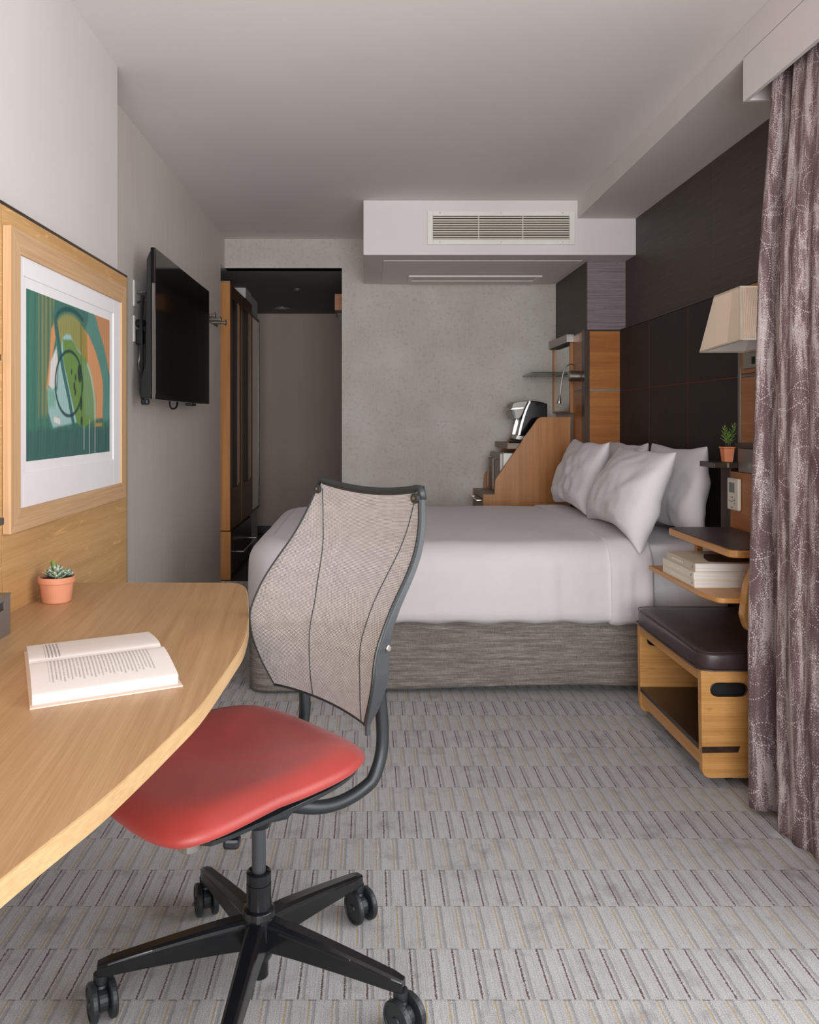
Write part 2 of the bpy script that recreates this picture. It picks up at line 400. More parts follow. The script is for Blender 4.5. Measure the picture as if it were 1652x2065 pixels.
tr = q.n('ShaderNodeBsdfTransparent'); mx = q.n('ShaderNodeMixShader')
hole = q.math('MULTIPLY', q.math('MINIMUM', gap, 1.0), 0.30)
q.l(hole, mx.inputs[0]); q.l(q.b.outputs[0], mx.inputs[1]); q.l(tr.outputs[0], mx.inputs[2])
q.l(mx.outputs[0], q.t.nodes['Material Output'].inputs[0])
M['mesh'] = q.m
# printed text pages, UV: u along the line direction, v down the page
q = N('printed_page'); v = q.coord('UV'); U, V_, _ = q.xyz(v)
ln = q.math('FRACT', q.math('MULTIPLY', V_, 38.0))
lm = q.ramp(q.math('ABSOLUTE', q.math('SUBTRACT', ln, 0.5)), [(0.17, 1.0), (0.26, 0.0)])
li = q.n('ShaderNodeCombineXYZ'); q.l(q.math('MULTIPLY', U, 60.0), li.inputs[0]); q.l(q.math('MULTIPLY', q.math('FLOOR', q.math('MULTIPLY', V_, 38.0)), 7.3), li.inputs[1])
wd = q.ramp(q.noise(li.outputs[0], 1, 2, 0.7), [(0.36, 0.0), (0.42, 1.0)])
ends = q.math('ADD', 0.70, q.math('MULTIPLY', q.math('FRACT', q.math('MULTIPLY', q.math('FLOOR', q.math('MULTIPLY', V_, 38.0)), 0.37)), 0.10))
um = q.math('MULTIPLY', q.math('GREATER_THAN', U, 0.10), q.math('LESS_THAN', U, ends))
vm = q.math('MULTIPLY', q.math('GREATER_THAN', V_, 0.12), q.math('LESS_THAN', V_, 0.86))
f = q.math('MULTIPLY', q.math('MULTIPLY', lm, wd), q.math('MULTIPLY', um, vm))
M['page'] = q.set(q.mix(q.math('MULTIPLY', f, 0.45), srgb(226, 220, 216), srgb(96, 92, 92)), 0.75, 0, 0.2)
# the far page carries only the last lines of a chapter
q = N('printed_page_short'); v = q.coord('UV'); U, V_, _ = q.xyz(v)
ln = q.math('FRACT', q.math('MULTIPLY', V_, 38.0))
lm = q.ramp(q.math('ABSOLUTE', q.math('SUBTRACT', ln, 0.5)), [(0.17, 1.0), (0.26, 0.0)])
li = q.n('ShaderNodeCombineXYZ'); q.l(q.math('MULTIPLY', U, 60.0), li.inputs[0]); q.l(q.math('MULTIPLY', q.math('FLOOR', q.math('MULTIPLY', V_, 38.0)), 7.3), li.inputs[1])
wd = q.ramp(q.noise(li.outputs[0], 1, 2, 0.7), [(0.36, 0.0), (0.42, 1.0)])
um = q.math('MULTIPLY', q.math('GREATER_THAN', U, 0.10), q.math('LESS_THAN', U, 0.86))
vm = q.math('MULTIPLY', q.math('GREATER_THAN', V_, 0.12), q.math('LESS_THAN', V_, 0.24))
f = q.math('MULTIPLY', q.math('MULTIPLY', lm, wd), q.math('MULTIPLY', um, vm))
M['page_short'] = q.set(q.mix(q.math('MULTIPLY', f, 0.7), srgb(226, 220, 216), srgb(110, 106, 106)), 0.75, 0, 0.2)
# page block edges
q = N('page_edges'); v = q.coord(); e = q.noise(q.map(v, (4, 4, 900)), 1, 2)
M['pages'] = q.set(q.ramp(e, [(0.35, srgb(204, 198, 194)), (0.65, srgb(226, 221, 217))]), 0.8, 0, 0.2)
# glass
def glassy(name, tint, alpha, rough=0.03):
    q = N(name); q.set(tint, rough, 0, 0.5)
    tr = q.n('ShaderNodeBsdfTransparent'); tr.inputs[0].default_value = (0.92, 0.97, 0.95, 1); mx = q.n('ShaderNodeMixShader')
    gl = q.n('ShaderNodeBsdfGlossy'); gl.inputs['Roughness'].default_value = rough
    fr = q.n('ShaderNodeFresnel'); q.l(q.math('ADD', fr.outputs[0], alpha), mx.inputs[0])
    q.l(tr.outputs[0], mx.inputs[1]); q.l(gl.outputs[0], mx.inputs[2]); q.l(mx.outputs[0], q.t.nodes['Material Output'].inputs[0]); return q.m
M['glass'] = glassy('clear_glass', (0.8, 0.9, 0.86, 1), 0.02)
M['glassedge'] = plain('glass_edge', (58, 76, 68), 0.15)
M['mirror'] = plain('mirror', (226, 228, 224), 0.03, 1.0, var=0)
M['darkglass'] = plain('smoked_glass', (16, 14, 12), 0.35, spec=0.2)
# pleated lampshade fabric
q = N('pleated_shade'); v = q.coord('UV'); U, V_, _ = q.xyz(v)
pl = q.math('FRACT', q.math('MULTIPLY', U, 1.0)); pa = q.math('ABSOLUTE', q.math('SUBTRACT', pl, 0.5))
q.bump(pa, 0.6, 0.003)
q.set(q.ramp(pa, [(0.05, srgb(206, 186, 164)), (0.35, srgb(226, 208, 188))]), 0.8, 0, 0.2)
q.b.inputs['Transmission Weight'].default_value = 0.0
M['shade'] = q.m
M['shadetrim'] = plain('shade_trim', (222, 208, 192), 0.8)
# succulent leaves
q = N('succulent_leaf'); v = q.coord('UV'); U, V_, _ = q.xyz(v)
ed = q.math('MAXIMUM', q.math('ABSOLUTE', q.math('MULTIPLY', q.math('SUBTRACT', U, 0.5), 2.0)), V_)
M['leaf'] = q.set(q.ramp(ed, [(0.55, srgb(126, 150, 120)), (0.82, srgb(150, 168, 142)), (0.94, srgb(206, 212, 198))]), 0.7, 0, 0.3)
M['leaf2'] = plain('green_leaf', (112, 148, 70), 0.5, var=0.25, scale=60)
M['stem'] = plain('plant_stem', (92, 84, 56), 0.7)

# ------------------------------------------------------------------ room shell
ZC = 2.546; ZH = 2.33; YB = 6.05
XL = -1.065; XLN = -0.955; XR = 1.647
struct('floor', B((-1.2, 1.9, -1.7, YB, -0.05, 0)), M['carpet'])
o = struct('floor', B((-1.8, 0.2, YB, 8.75, -0.05, 0)), M['halldark']); o.name = 'floor_hall'
struct('ceiling', B((-1.3, 1.9, -1.7, YB+0.1, ZC, ZC+0.06)), M['ceil'])
struct('ceiling_hall', B((-2.0, 0.2, YB+0.001, 8.75, ZH, ZH+0.1), (-2.0, -1.2, 5.88, YB+0.001, ZH, ZH+0.1)), M['hallceil'])
# left wall: thick near part, thinner television part, header over the hall opening
struct('wall_left', B((-1.2, XL, 3.10, 5.88, 0, ZC), (-1.2, XL, 5.88, YB+0.1, ZH+0.001, ZC)), M['tvwall'])
struct('wall_left_near', B((-1.2, XLN, -1.7, 3.10, 0, ZC)), M['wallgrey'])
struct('wall_back', B((-0.193, XR, YB, YB+0.12, 0, ZC), (XL, -0.193, YB, YB+0.12, ZH, ZC)), M['concrete'])
struct('wall_hall_back', B((-2.0, 0.2, 8.65, 8.75, 0, ZH)), M['hallwall'])
struct('wall_hall_right', B((-0.193, -0.10, YB+0.12, 8.65, 0, ZH)), M['hallwall'])
struct('wall_hall_left', B((-2.0, -1.2, 7.80, 8.65, 0, ZH), (-1.3, -1.06, 7.27, 7.80, 0, ZH), (-2.0, -1.9, 5.88, 7.8, 0, ZH), (-1.3, -1.045, 6.95, 7.27, 2.245, ZH)), M['wallgrey'])
struct('baseboard_hall', B((-1.2, -0.193, 8.635, 8.65, 0, 0.075)), M['halldark'])
# right wall with window opening beside the camera
WY0, WY1, WZ0, WZ1 = -1.15, 1.95, 0.40, 2.28
struct('wall_right', B((XR, 1.78, WY1, YB+0.1, 0, ZC), (XR, 1.78, -1.7, WY0, 0, ZC), (XR, 1.78, WY0, WY1, 0, WZ0), (XR, 1.78, WY0, WY1, WZ1, ZC)), M['white'])
wf = struct('window_1', B((1.69, 1.74, WY0, WY1, WZ0, WZ0+0.05), (1.69, 1.74, WY0, WY1, WZ1-0.05, WZ1), (1.69, 1.74, WY0, WY0+0.05, WZ0, WZ1), (1.69, 1.74, WY1-0.05, WY1, WZ0, WZ1), (1.69, 1.74, 0.38, 0.43, WZ0, WZ1)), M['whiteplastic'])
# front wall (behind the camera) with an unseen window added for the rear light
struct('wall_front', B((-1.2, -0.95, -1.7, -1.55, 0, ZC), (1.55, 1.78, -1.7, -1.55, 0, ZC), (-0.95, 1.55, -1.7, -1.55, 0, 0.35), (-0.95, 1.55, -1.7, -1.55, 2.42, ZC)), M['white'])
struct('added_rear_window', B((-0.95, -0.91, -1.66, -1.6, 0.35, 2.42), (1.51, 1.55, -1.66, -1.6, 0.35, 2.42), (-0.91, 1.51, -1.66, -1.6, 0.35, 0.39), (-0.91, 1.51, -1.66, -1.6, 2.38, 2.42)), M['whiteplastic'])
# dark wallcovering drops above the headboard: separate drops with fine joints
wr = bpy.data.objects['wall_right']
for k, (a, b) in enumerate(((1.96, 3.890), (3.894, 5.186))):
    obj('wallcovering_panel', B((XR-0.004, XR, a, b, 1.776, 2.435)), M['darkwall'], wr, bevel=0.0008)
obj('wallcovering_panel', B((1.398, 1.402, 5.19, YB, 1.776, 2.215)), M['darkwall'], wr)
# pillar in the far corner: textured upper face
pil = struct('wall_pillar', B((1.402, XR, 5.19, YB, 0, ZC)), M['white'])
obj('wallcovering_panel', B((1.400, XR-0.004, 5.186, 5.19, 1.776, 2.213)), M['purple'], pil)
obj('screw_hook', B((1.585, 1.593, 5.180, 5.186, 2.195, 2.203)), M['chrome'], pil)
# ceiling beam, air-conditioning bulkhead, curtain pelmet
struct('trim_1', B((1.285, XR, -1.55, 4.985, 2.435, ZC)), M['white'], bevel=0.002)
bk = struct('trim_2', B((-0.027, XR, 4.985, YB, 2.212, ZC)), M['white'], bevel=0.002)
obj('access_hatch', B((0.10, 1.36, 5.16, YB-0.01, 2.208, 2.213)), M['ceil'], bk, bevel=0.001)
pel = struct('trim_3', B((1.285, 1.300, -1.5, 2.785, 2.289, 2.44), (1.300, 1.60, 2.768, 2.785, 2.289, 2.44)), M['white'], bevel=0.0015)
# front access strip under the bulkhead
hs = thing('service_panel', 'narrow white framed panel on the underside of the air conditioning bulkhead', 'panel', (0.8, 5.75, 2.205))
obj('panel_frame', B((0.285, 1.215, 5.66, 5.685, 2.196, 2.207), (0.285, 1.215, 5.84, 5.865, 2.196, 2.207), (0.285, 0.315, 5.685, 5.84, 2.196, 2.207), (1.185, 1.215, 5.685, 5.84, 2.196, 2.207)), M['whiteplastic'], hs, bevel=0.002)
obj('panel_face', B((0.315, 1.185, 5.685, 5.84, 2.201, 2.207)), M['white'], hs)

# ------------------------------------------------------------------ air vent
YV = 4.983
def zv(py): return 1.2+(847-py)*YV/1640
def xv(px): return (px-742)*YV/1640
av = thing('air_vent', 'white louvred air conditioning grille high on the bulkhead', 'vent', (xv(1010), YV, zv(460)))
x0, x1, z0, z1 = xv(862), xv(1159), zv(494), zv(426); a0, a1, b0, b1 = xv(873), xv(1148), zv(484), zv(436)
obj('grille_frame', B((x0, a0, YV-0.010, YV+0.001, z0, z1), (a1, x1, YV-0.010, YV+0.001, z0, z1), (a0, a1, YV-0.010, YV+0.001, z0, b0), (a0, a1, YV-0.010, YV+0.001, b1, z1)), M['whiteplastic'], av, bevel=0.002)
obj('backing', B((a0, a1, YV-0.002, YV+0.001, b0, b1)), M['grille_dark'], av)
nl = 10
for k in range(nl):
    zc = b0+(b1-b0)*(k+0.5)/nl; tl = random.uniform(-0.0015, 0.0015)
    bm = prism([(YV-0.011, zc-0.0058+tl), (YV-0.0095, zc-0.0062+tl), (YV-0.0025, zc+0.0030), (YV-0.004, zc+0.0034)], 'yz', a0+0.001, a1-0.001)
    obj('louver', bm, M['cream'], av)
for px in (965, 1054):
    obj('louver_rib', B((xv(px)-0.002, xv(px)+0.002, YV-0.012, YV-0.003, b0, b1)), M['cream'], av)
for px in (887, 1010, 1134):
    for pz in (430, 489):
        obj('screw', lathe([(0.003, 0), (0.003, 0.002), (0.001, 0.003)], (xv(px), YV-0.010, zv(pz)), (0, -1, 0), 10), M['steel'], av)

# ------------------------------------------------------------------ hall: wardrobe, mirror, shelf, lights
XW = -1.034
wd_ = thing('wardrobe', 'tall oak wardrobe with dark slotted doors just inside the hall', 'wardrobe', (-1.3, 6.7, 0))
obj('side_panel', B((-1.70, XW, 6.10, 6.135, 0.37, 2.236)), M['wardrobe'], wd_, bevel=0.002)
obj('lower_side_panel', B((-1.70, XW+0.004, 6.10, 6.135, 0, 0.362)), M['wardrobe'], wd_, bevel=0.002)
obj('carcass', B((-1.70, XW-0.022, 6.136, 7.25, 0.0, 2.236)), M['wdoor'], wd_)
obj('metal_top_strip', B((-1.5, XW, 6.098, 6.14, 2.237, 2.243)), M['steel'], wd_)
for (ya, yb, i0, i1, st_) in ((6.14, 6.655, 6.21, 6.50, 6.525), (6.662, 7.25, 6.75, 7.11, 7.16)):
    d = obj('door', B((XW-0.02, XW, ya, i0, 0.37, 2.225), (XW-0.02, XW, i1, yb, 0.37, 2.225), (XW-0.02, XW, i0, i1, 0.37, 0.68), (XW-0.02, XW, i0, i1, 2.13, 2.225)), M['wdoor'], wd_, bevel=0.001)
    obj('glass_inset', B((XW-0.016, XW-0.010, i0, i1, 0.68, 2.13)), M['darkglass'], d)
    obj('oak_strip', B((XW-0.008, XW+0.003, st_-0.012, st_+0.018, 0.70, 2.118)), M['orange_z'], d, label='thin pale oak strip along the slot')
obj('door_edge', B((XW-0.018, XW+0.001, 6.655, 6.662, 0.37, 2.1)), M['orange_z'], wd_)
dr = obj('drawer', B((XW-0.02, XW-0.002, 6.14, 7.24, 0.03, 0.345)), M['wenge_y'], wd_, bevel=0.002)
obj('handle', tube([(XW-0.002, 6.25, 0.19), (XW+0.077, 6.25, 0.19), (XW+0.077, 6.97, 0.19), (XW-0.002, 6.97, 0.19)], 0.005, 8), M['chrome'], dr, label='long chrome bar handle')
mi = thing('wall_mirror', 'tall narrow mirror with a dark frame beyond the wardrobe', 'mirror', (-1.05, 7.52, 1.25))
obj('mirror_frame', B((-1.06, -1.034, 7.275, 7.29, 0.37, 2.15), (-1.06, -1.034, 7.735, 7.765, 0.37, 2.15), (-1.06, -1.034, 7.29, 7.735, 0.37, 0.39), (-1.06, -1.034, 7.29, 7.735, 2.13, 2.15)), M['wenge_z'], mi)
obj('mirror_glass', B((-1.058, -1.040, 7.29, 7.735, 0.39, 2.13)), M['mirror'], mi)
hsf = thing('hat_shelf', 'small amber wood shelf with a dark bracket on the hall side of the concrete wall', 'shelf', (-0.22, 6.6, 2.07))
obj('shelf_board', B((-0.262, -0.1945, 6.45, 6.9, 2.072, 2.2)), M['orange_x'], hsf)
obj('bracket', prism([(-0.25, 2.071), (-0.1945, 2.071), (-0.1945, 1.90)], 'xz', 6.60, 6.63), M['black_plastic'], hsf)
def downlight(x, y, r, label, group=None, name='ceiling_spotlight'):
    t = thing(name, label, 'light', (x, y, ZH))
    bm = bmesh.new(); add_lathe(bm, [(r, 0), (r, -0.006), (r*0.8, -0.010), (r*0.72, -0.004), (r*0.72, 0)], (x, y, ZH), (0, 0, 1), 24)
    obj('trim_ring', bm, M['metalgrey'], t, smooth=False)
    obj('lens', lathe([(r*0.7, -0.0015), (r*0.7, -0.005)], (x, y, ZH), (0, 0, 1), 20), M['whiteplastic'], t)
downlight(-0.612, 7.02, 0.034, 'small round spotlight in the dark hall ceiling nearer the room')
downlight(-0.869, 8.2, 0.085, 'wider round disc in the hall ceiling near the far wall', name='ceiling_disc')

# ------------------------------------------------------------------ oak panel behind the desk, picture
XP = -0.918
wp = thing('desk_wall_panel', 'oak veneered panel fixed to the wall behind the desk', 'wall panel', (-0.936, 1.7, 0.66))
obj('panel', B((XLN, XP, 2.045, 3.098, 0.45, 1.742)), M['oakpanel'], wp, bevel=0.001)
obj('panel', B((XLN, XP, 0.2, 2.040, 0.45, 1.349)), M['oakpanel'], wp, bevel=0.001)
obj('panel', B((XLN, XP, 0.2, 2.040, 1.364, 1.742)), M['oakpanel'], wp, bevel=0.001)
obj('inlay_strip', B((XLN, XP-0.004, 0.2, 2.040, 1.349, 1.364)), M['wenge_y'], wp)
obj('edge_strip', B((XLN, XP+0.001, 0.2, 3.102, 1.742, 1.750)), M['wenge_y'], wp, label='dark top edge strip')
obj('end_strip', B((XLN, XP, 3.098, 3.103, 0.45, 1.742)), M['wenge_z'], wp)
rl = thing('metal_rail', 'short grey metal rail on the panel at the left edge', 'rail', (-0.88, 1.6, 0.955))
obj('bar', B((-0.872, -0.860, 1.2, 1.925, 0.952, 0.970)), M['steel'], rl, bevel=0.003)
for yy in (1.35, 1.8): obj('standoff', B((-0.9175, -0.872, yy, yy+0.015, 0.955, 0.967)), M['steel'], rl)

XF = -0.896
pf = thing('framed_picture', 'large oak framed abstract print in greens and orange above the desk', 'picture', (-0.907, 2.53, 0.9125))
o0, o1, i0, i1 = 2.041, 3.016, 2.100, 2.962; zt, zb, it, ib = 1.690, 0.9125, 1.628, 0.970
def memb(pts, m):   # mitred frame member in the yz plane
    obj('frame_member', prism(pts, 'yz', XP+0.0005, XF), m, pf, bevel=0.0015)
memb([(o0, zt), (o1, zt), (i1, it), (i0, it)], M['oakframe_y'])
memb([(o0, zb), (i0, ib), (i1, ib), (o1, zb)], M['oakframe_y'])
memb([(o0, zb), (o0, zt), (i0, it), (i0, ib)], M['oakframe_z'])
memb([(o1, zb), (i1, ib), (i1, it), (o1, zt)], M['oakframe_z'])
xm = XF-0.006
p0, p1, pt, pb = 2.154, 2.849, 1.549, 1.090
g0, g1, gt, gb = 2.130, 2.885, 1.578, 1.060
obj('mat_board', B((xm-0.006, xm, i0, g0, ib, it), (xm-0.006, xm, g1, i1, ib, it), (xm-0.006, xm, g0, g1, ib, gb), (xm-0.006, xm, g0, g1, gt, it)), M['mat_board'], pf, bevel=0.001, label='white mat board')
obj('print_paper', B((xm-0.007, xm-0.0035, g0, g1, gb, gt)), M['mat_board'], pf)
# the print: colour laid on a fine grid, defined in picture units u (left-right), v (top-down)
def ZP(zx, zy):
    px = 30+zx/4.13; y = 0.896*1640/(742-px); u = (y-p0)/(p1-p0)
    t = (zx-120)/688; top = 100+t*245; bot = 1530-t*90
    return (u, (zy-top)/(bot-top))
import numpy as np
nu, nv = 230, 160
uu, vv = np.meshgrid(np.linspace(0, 1, nu+1), np.linspace(0, 1, nv+1), indexing='ij')
rs = np.random.RandomState(3)
def fbm1(x, f, ph=0):
    return (np.sin(x*f+ph)+0.5*np.sin(x*f*2.3+1.7+ph)+0.3*np.sin(x*f*5.1+0.4+ph))/1.8
def inpoly(poly, soft=0.006):
    inside = np.zeros_like(uu, bool); dist = np.full_like(uu, 9.0); n = len(poly)
    for i in range(n):
        (x1, y1), (x2, y2) = poly[i], poly[(i+1) % n]
        cond = ((y1 > vv) != (y2 > vv)) & (uu < (x2-x1)*(vv-y1)/((y2-y1)+1e-9)+x1); inside ^= cond
        dx, dy = x2-x1, (y2-y1)*0.66; px_, py_ = uu-x1, (vv-y1)*0.66
        t = np.clip((px_*dx+py_*dy)/(dx*dx+dy*dy+1e-12), 0, 1); dist = np.minimum(dist, np.hypot(px_-t*dx, py_-t*dy))
    s = np.where(inside, dist, -dist); return np.clip(s/soft+0.5, 0, 1)
def stroke(pts, wdt, soft=0.004):
    dist = np.full_like(uu, 9.0)
    for (x1, y1), (x2, y2) in zip(pts, pts[1:]):
        dx, dy = x2-x1, (y2-y1)*0.66; px_, py_ = uu-x1, (vv-y1)*0.66
        t = np.clip((px_*dx+py_*dy)/(dx*dx+dy*dy+1e-12), 0, 1); dist = np.minimum(dist, np.hypot(px_-t*dx, py_-t*dy))
    return np.clip((wdt-dist)/soft+0.5, 0, 1)
def ccol(r, g, b): return np.array(srgb(r, g, b)[:3])
img = np.zeros(uu.shape+(3,)); img[:] = ccol(74, 122, 104)
def lay(mask, c, op=1.0):
    global img
    m_ = (mask*op)[..., None]; img = img*(1-m_)+(c if isinstance(c, np.ndarray) and c.ndim == 3 else np.broadcast_to(c, img.shape))*m_
str1 = (fbm1(uu*1.0+0.01*np.sin(vv*3), 95)+1)/2; str2 = (fbm1(uu, 160, 2)+1)/2
lay(str1*0.7, ccol(52, 96, 88)); P = lambda L: [ZP(*p) for p in L]
lay(inpoly(P([(225, 60), (365, 100), (360, 350), (330, 1150), (225, 1150)]), 0.03)*np.clip(str2*1.6-0.5, 0, 1), ccol(158, 138, 66), 0.85)
lay(inpoly(P([(655, 250), (830, 300), (830, 900), (760, 560)]), 0.01), ccol(190, 136, 96))
lay(inpoly(P([(350, 390), (365, 500), (330, 700), (310, 900), (290, 940), (320, 620), (330, 430)]), 0.01), ccol(206, 142, 96))
lay(inpoly(P([(600, 430), (640, 470), (700, 620), (755, 820), (765, 1160), (690, 1170), (650, 900), (610, 620)]), 0.012), ccol(204, 146, 102))
lay(inpoly(P([(375, 340), (430, 300), (500, 300), (580, 380), (620, 480), (610, 700), (560, 620), (480, 500), (400, 600)]), 0.012), ccol(142, 140, 84))
lay(inpoly(P([(560, 380), (620, 450), (640, 760), (570, 640)]), 0.01)*np.clip(str2*1.4-0.2, 0, 1), ccol(150, 126, 48))
lay(inpoly(P([(372, 580), (385, 700), (370, 900), (345, 940), (310, 900), (325, 700)]), 0.012), ccol(206, 204, 198))
lay(inpoly(P([(300, 920), (380, 940), (390, 700), (420, 620), (500, 960), (540, 1200), (345, 1250), (305, 1120)]), 0.012), ccol(150, 182, 178))
lay(inpoly(P([(296, 920), (365, 945), (360, 1080), (305, 1080)]), 0.02), ccol(120, 164, 146))
lay(inpoly(P([(425, 500), (455, 470), (490, 480), (525, 570), (570, 620), (600, 690), (520, 640), (405, 640)]), 0.01), ccol(148, 186, 186))
lay(inpoly(P([(425, 515), (500, 515), (545, 600), (640, 720), (690, 1000), (690, 1180), (590, 1245), (540, 1200), (430, 700)]), 0.01), ccol(104, 136, 72))
lay(inpoly(P([(590, 680), (650, 760), (700, 1000), (700, 1180), (610, 1150)]), 0.03), ccol(120, 150, 112), 0.7)
lay(stroke(spline([ZP(630, 720), ZP(660, 830), ZP(685, 1000), ZP(690, 1160)], 6), 0.010, 0.012), ccol(180, 192, 172), 0.8)
lay(inpoly(spline(P([(360, 180), (660, 280), (720, 420), (790, 700), (808, 1000), (808, 1160), (755, 1160), (755, 880), (700, 620), (620, 440), (540, 330), (480, 300), (420, 310), (370, 360), (350, 300)]), 5), 0.012), ccol(88, 136, 124))
lay(inpoly(spline(P([(360, 180), (620, 260), (610, 420), (540, 330), (470, 300), (400, 330), (365, 380), (340, 330)]), 4), 0.02), ccol(60, 104, 92), 0.8)
lay(stroke(spline([ZP(365, 380), ZP(385, 300), ZP(440, 265), ZP(520, 280), ZP(590, 350)], 6), 0.010), ccol(38, 74, 72), 0.8)
lay(stroke(spline([ZP(365, 360), ZP(395, 560), ZP(430, 780), ZP(475, 1000), ZP(520, 1260)], 6), 0.016), ccol(52, 100, 96), 0.95)
el = [ZP(475+112*math.cos(a), 880+268*math.sin(a)) for a in [2*math.pi*k/60 for k in range(61)]]
lay(stroke(el, 0.0075), ccol(34, 62, 66), 0.92)
lay(stroke([ZP(576, 380), ZP(578, 780), ZP(582, 1260)], 0.004), ccol(50, 80, 60), 0.7)
for cx, cy, rr in ((565, 800, 0.024), (560, 780, 0.02), (530, 830, 0.010), (520, 900, 0.012), (528, 950, 0.010), (575, 1040, 0.02), (580, 1190, 0.014), (497, 780, 0.008)):
    cu, cv = ZP(cx, cy); lay(np.clip((rr-np.hypot((uu-cu), (vv-cv)*0.66*0.6))/0.004+0.5, 0, 1), ccol(40, 62, 54), 0.9)
bv = 0.80+0.015*fbm1(uu, 30); lay(np.clip((vv-bv)/0.03, 0, 1), ccol(58, 96, 90))
lay(np.clip((vv-bv)/0.03, 0, 1)*(fbm1(uu+vv*0.2, 60)+1)/2, ccol(76, 112, 106), 0.4)
for zx, y0_, y1_ in ((600, 1240, 1420), (645, 1180, 1450), (690, 1180, 1450)):
    lay(stroke([ZP(zx, y0_), ZP(zx, y1_)], 0.0045), ccol(186, 196, 184), 0.75)
lay(stroke([ZP(360, 1180), ZP(395, 1195)], 0.012), ccol(214, 208, 200), 0.9)
lay(stroke([ZP(690, 1220), ZP(745, 1215)], 0.008), ccol(190, 140, 70), 0.8)
img = np.clip(img*(1+0.10*fbm1(uu+0.004*np.sin(vv*9), 210)+0.05*fbm1(uu*3+vv*0.4, 70, 1))[..., None], 0, 1)
bm = grid(lambda a, b: (xm-0.003, p0+a*(p1-p0), pt+(pb-pt)*b), nu, nv)
bm.verts.ensure_lookup_table(); cl = bm.verts.layers.float_color.new('print')
k = 0
for i in range(nu+1):
    for j in range(nv+1):
        c = img[i, j]; bm.verts[k][cl] = (float(c[0]), float(c[1]), float(c[2]), 1); k += 1
q = N('abstract_print'); at = q.n('ShaderNodeVertexColor'); at.layer_name = 'print'; M['print'] = q.set(at.outputs[0], 0.6, 0, 0.3)
pr_ = obj('print', bm, M['print'], pf, label='flat abstract print of a green and orange arch')

# ------------------------------------------------------------------ television wall
tv = thing('television', 'large black flat television mounted on the left wall', 'television', (-1.0, 4.23, 1.293))
T0, T1, TZ0, TZ1 = 3.61, 4.85, 1.2935, 1.968
obj('bezel', B((-0.966, -0.946, T0, T1, TZ0, TZ1)), M['black_gloss'], tv, bevel=0.004)
obj('screen', B((-0.947, -0.9448, T0+0.014, T1-0.014, TZ0+0.022, TZ1-0.014)), M['screen'], tv)
obj('housing', prism([(-0.966, TZ1-0.006), (-0.985, TZ1-0.05), (-0.990, TZ0+0.16), (-1.012, TZ0+0.09), (-1.012, TZ0+0.004), (-0.966, TZ0+0.003)], 'xz', T0+0.01, T1-0.01), M['black_plastic'], tv, bevel=0.003)
obj('edge_trim', B((-0.958, -0.9442, T0-0.0012, T0+0.003, TZ0+0.001, TZ1-0.16)), M['chrome'], tv, label='thin silver edge trim')
obj('bottom_trim', B((-0.962, -0.9442, T0, T1-0.2, TZ0-0.002, TZ0)), M['chrome'], tv)
obj('wall_bracket', B((-1.064, -1.012, 3.95, 4.5, 1.45, 1.80)), M['black_plastic'], tv, bevel=0.004)
obj('cable', tube(spline([(-1.03, 3.73, 1.77), (-1.022, 3.69, 1.74), (-1.02, 3.66, 1.62), (-1.018, 3.66, 1.45), (-1.02, 3.66, 1.32), (-1.0, 3.65, 1.275)], 6), 0.007, 8), M['black_plastic'], tv)
obj('cable', tube(spline([(-1.0, 4.10, 1.296), (-1.0, 4.12, 1.265), (-1.0, 4.19, 1.258), (-1.0, 4.25, 1.27), (-1.0, 4.27, 1.296)], 6), 0.005, 8), M['black_plastic'], tv)
obj('cable_clip', B((-1.01, -0.975, 4.50, 4.62, 1.278, 1.294)), M['black_plastic'], tv, bevel=0.004)
obj('cable_clip', B((-1.012, -0.98, 3.62, 3.66, 1.268, 1.294)), M['black_plastic'], tv, bevel=0.006)
def plate(z0, z1, label):
    t = thing('wall_socket', label, 'socket', (XL+0.005, 3.73, z0), None)
    obj('face_plate', B((XL, XL+0.007, 3.685, 3.775, z0, z1)), M['whiteplastic'], t, bevel=0.002)
    return t
t = plate(1.717, 1.835, 'white cable socket on the wall, upper of two beside the television')
obj('coax_plug', lathe([(0.007, 0), (0.007, 0.03), (0.004, 0.032), (0.004, 0.045)], (XL+0.007, 3.72, 1.785), (1, -0.1, 0), 12), M['steel'], t)
obj('lead', tube(spline([(XL+0.05, 3.715, 1.785), (XL+0.06, 3.70, 1.75), (XL+0.03, 3.70, 1.74), (XL+0.012, 3.72, 1.738)], 5), 0.004, 8), M['black_plastic'], t)
t = plate(1.555, 1.675, 'white power socket with a black plug, lower of two beside the television')
obj('round_plug', lathe([(0.016, 0), (0.018, 0.01), (0.016, 0.038), (0.008, 0.044)], (XL+0.007, 3.715, 1.642), (1, -0.15, 0), 16), M['black_plastic'], t, smooth=False)
obj('adapter', B((XL+0.007, XL+0.042, 3.70, 3.735, 1.545, 1.612)), M['black_plastic'], t, bevel=0.006)
obj('lead', tube(spline([(XL+0.026, 3.715, 1.545), (XL+0.024, 3.715, 1.50), (XL+0.018, 3.715, 1.46), (XL+0.028, 3.705, 1.425), (XL+0.05, 3.69, 1.415)], 6), 0.0045, 8), M['steel'], t, label='braided silver lead')
hk = thing('coat_hooks', 'brushed steel coat rack with three stub pegs behind the television', 'coat hooks', (XL, 5.43, 1.85))
obj('back_plate', B((XL, XL+0.006, 5.12, 5.74, 1.855, 1.89)), M['steel'], hk, bevel=0.002)
for y in (5.235, 5.43, 5.62):
    obj('peg', lathe([(0.011, 0), (0.011, 0.068), (0.0205, 0.071), (0.0205, 0.078), (0.018, 0.080)], (XL+0.006, y, 1.873), (1, 0, 0), 18), M['steel'], hk)

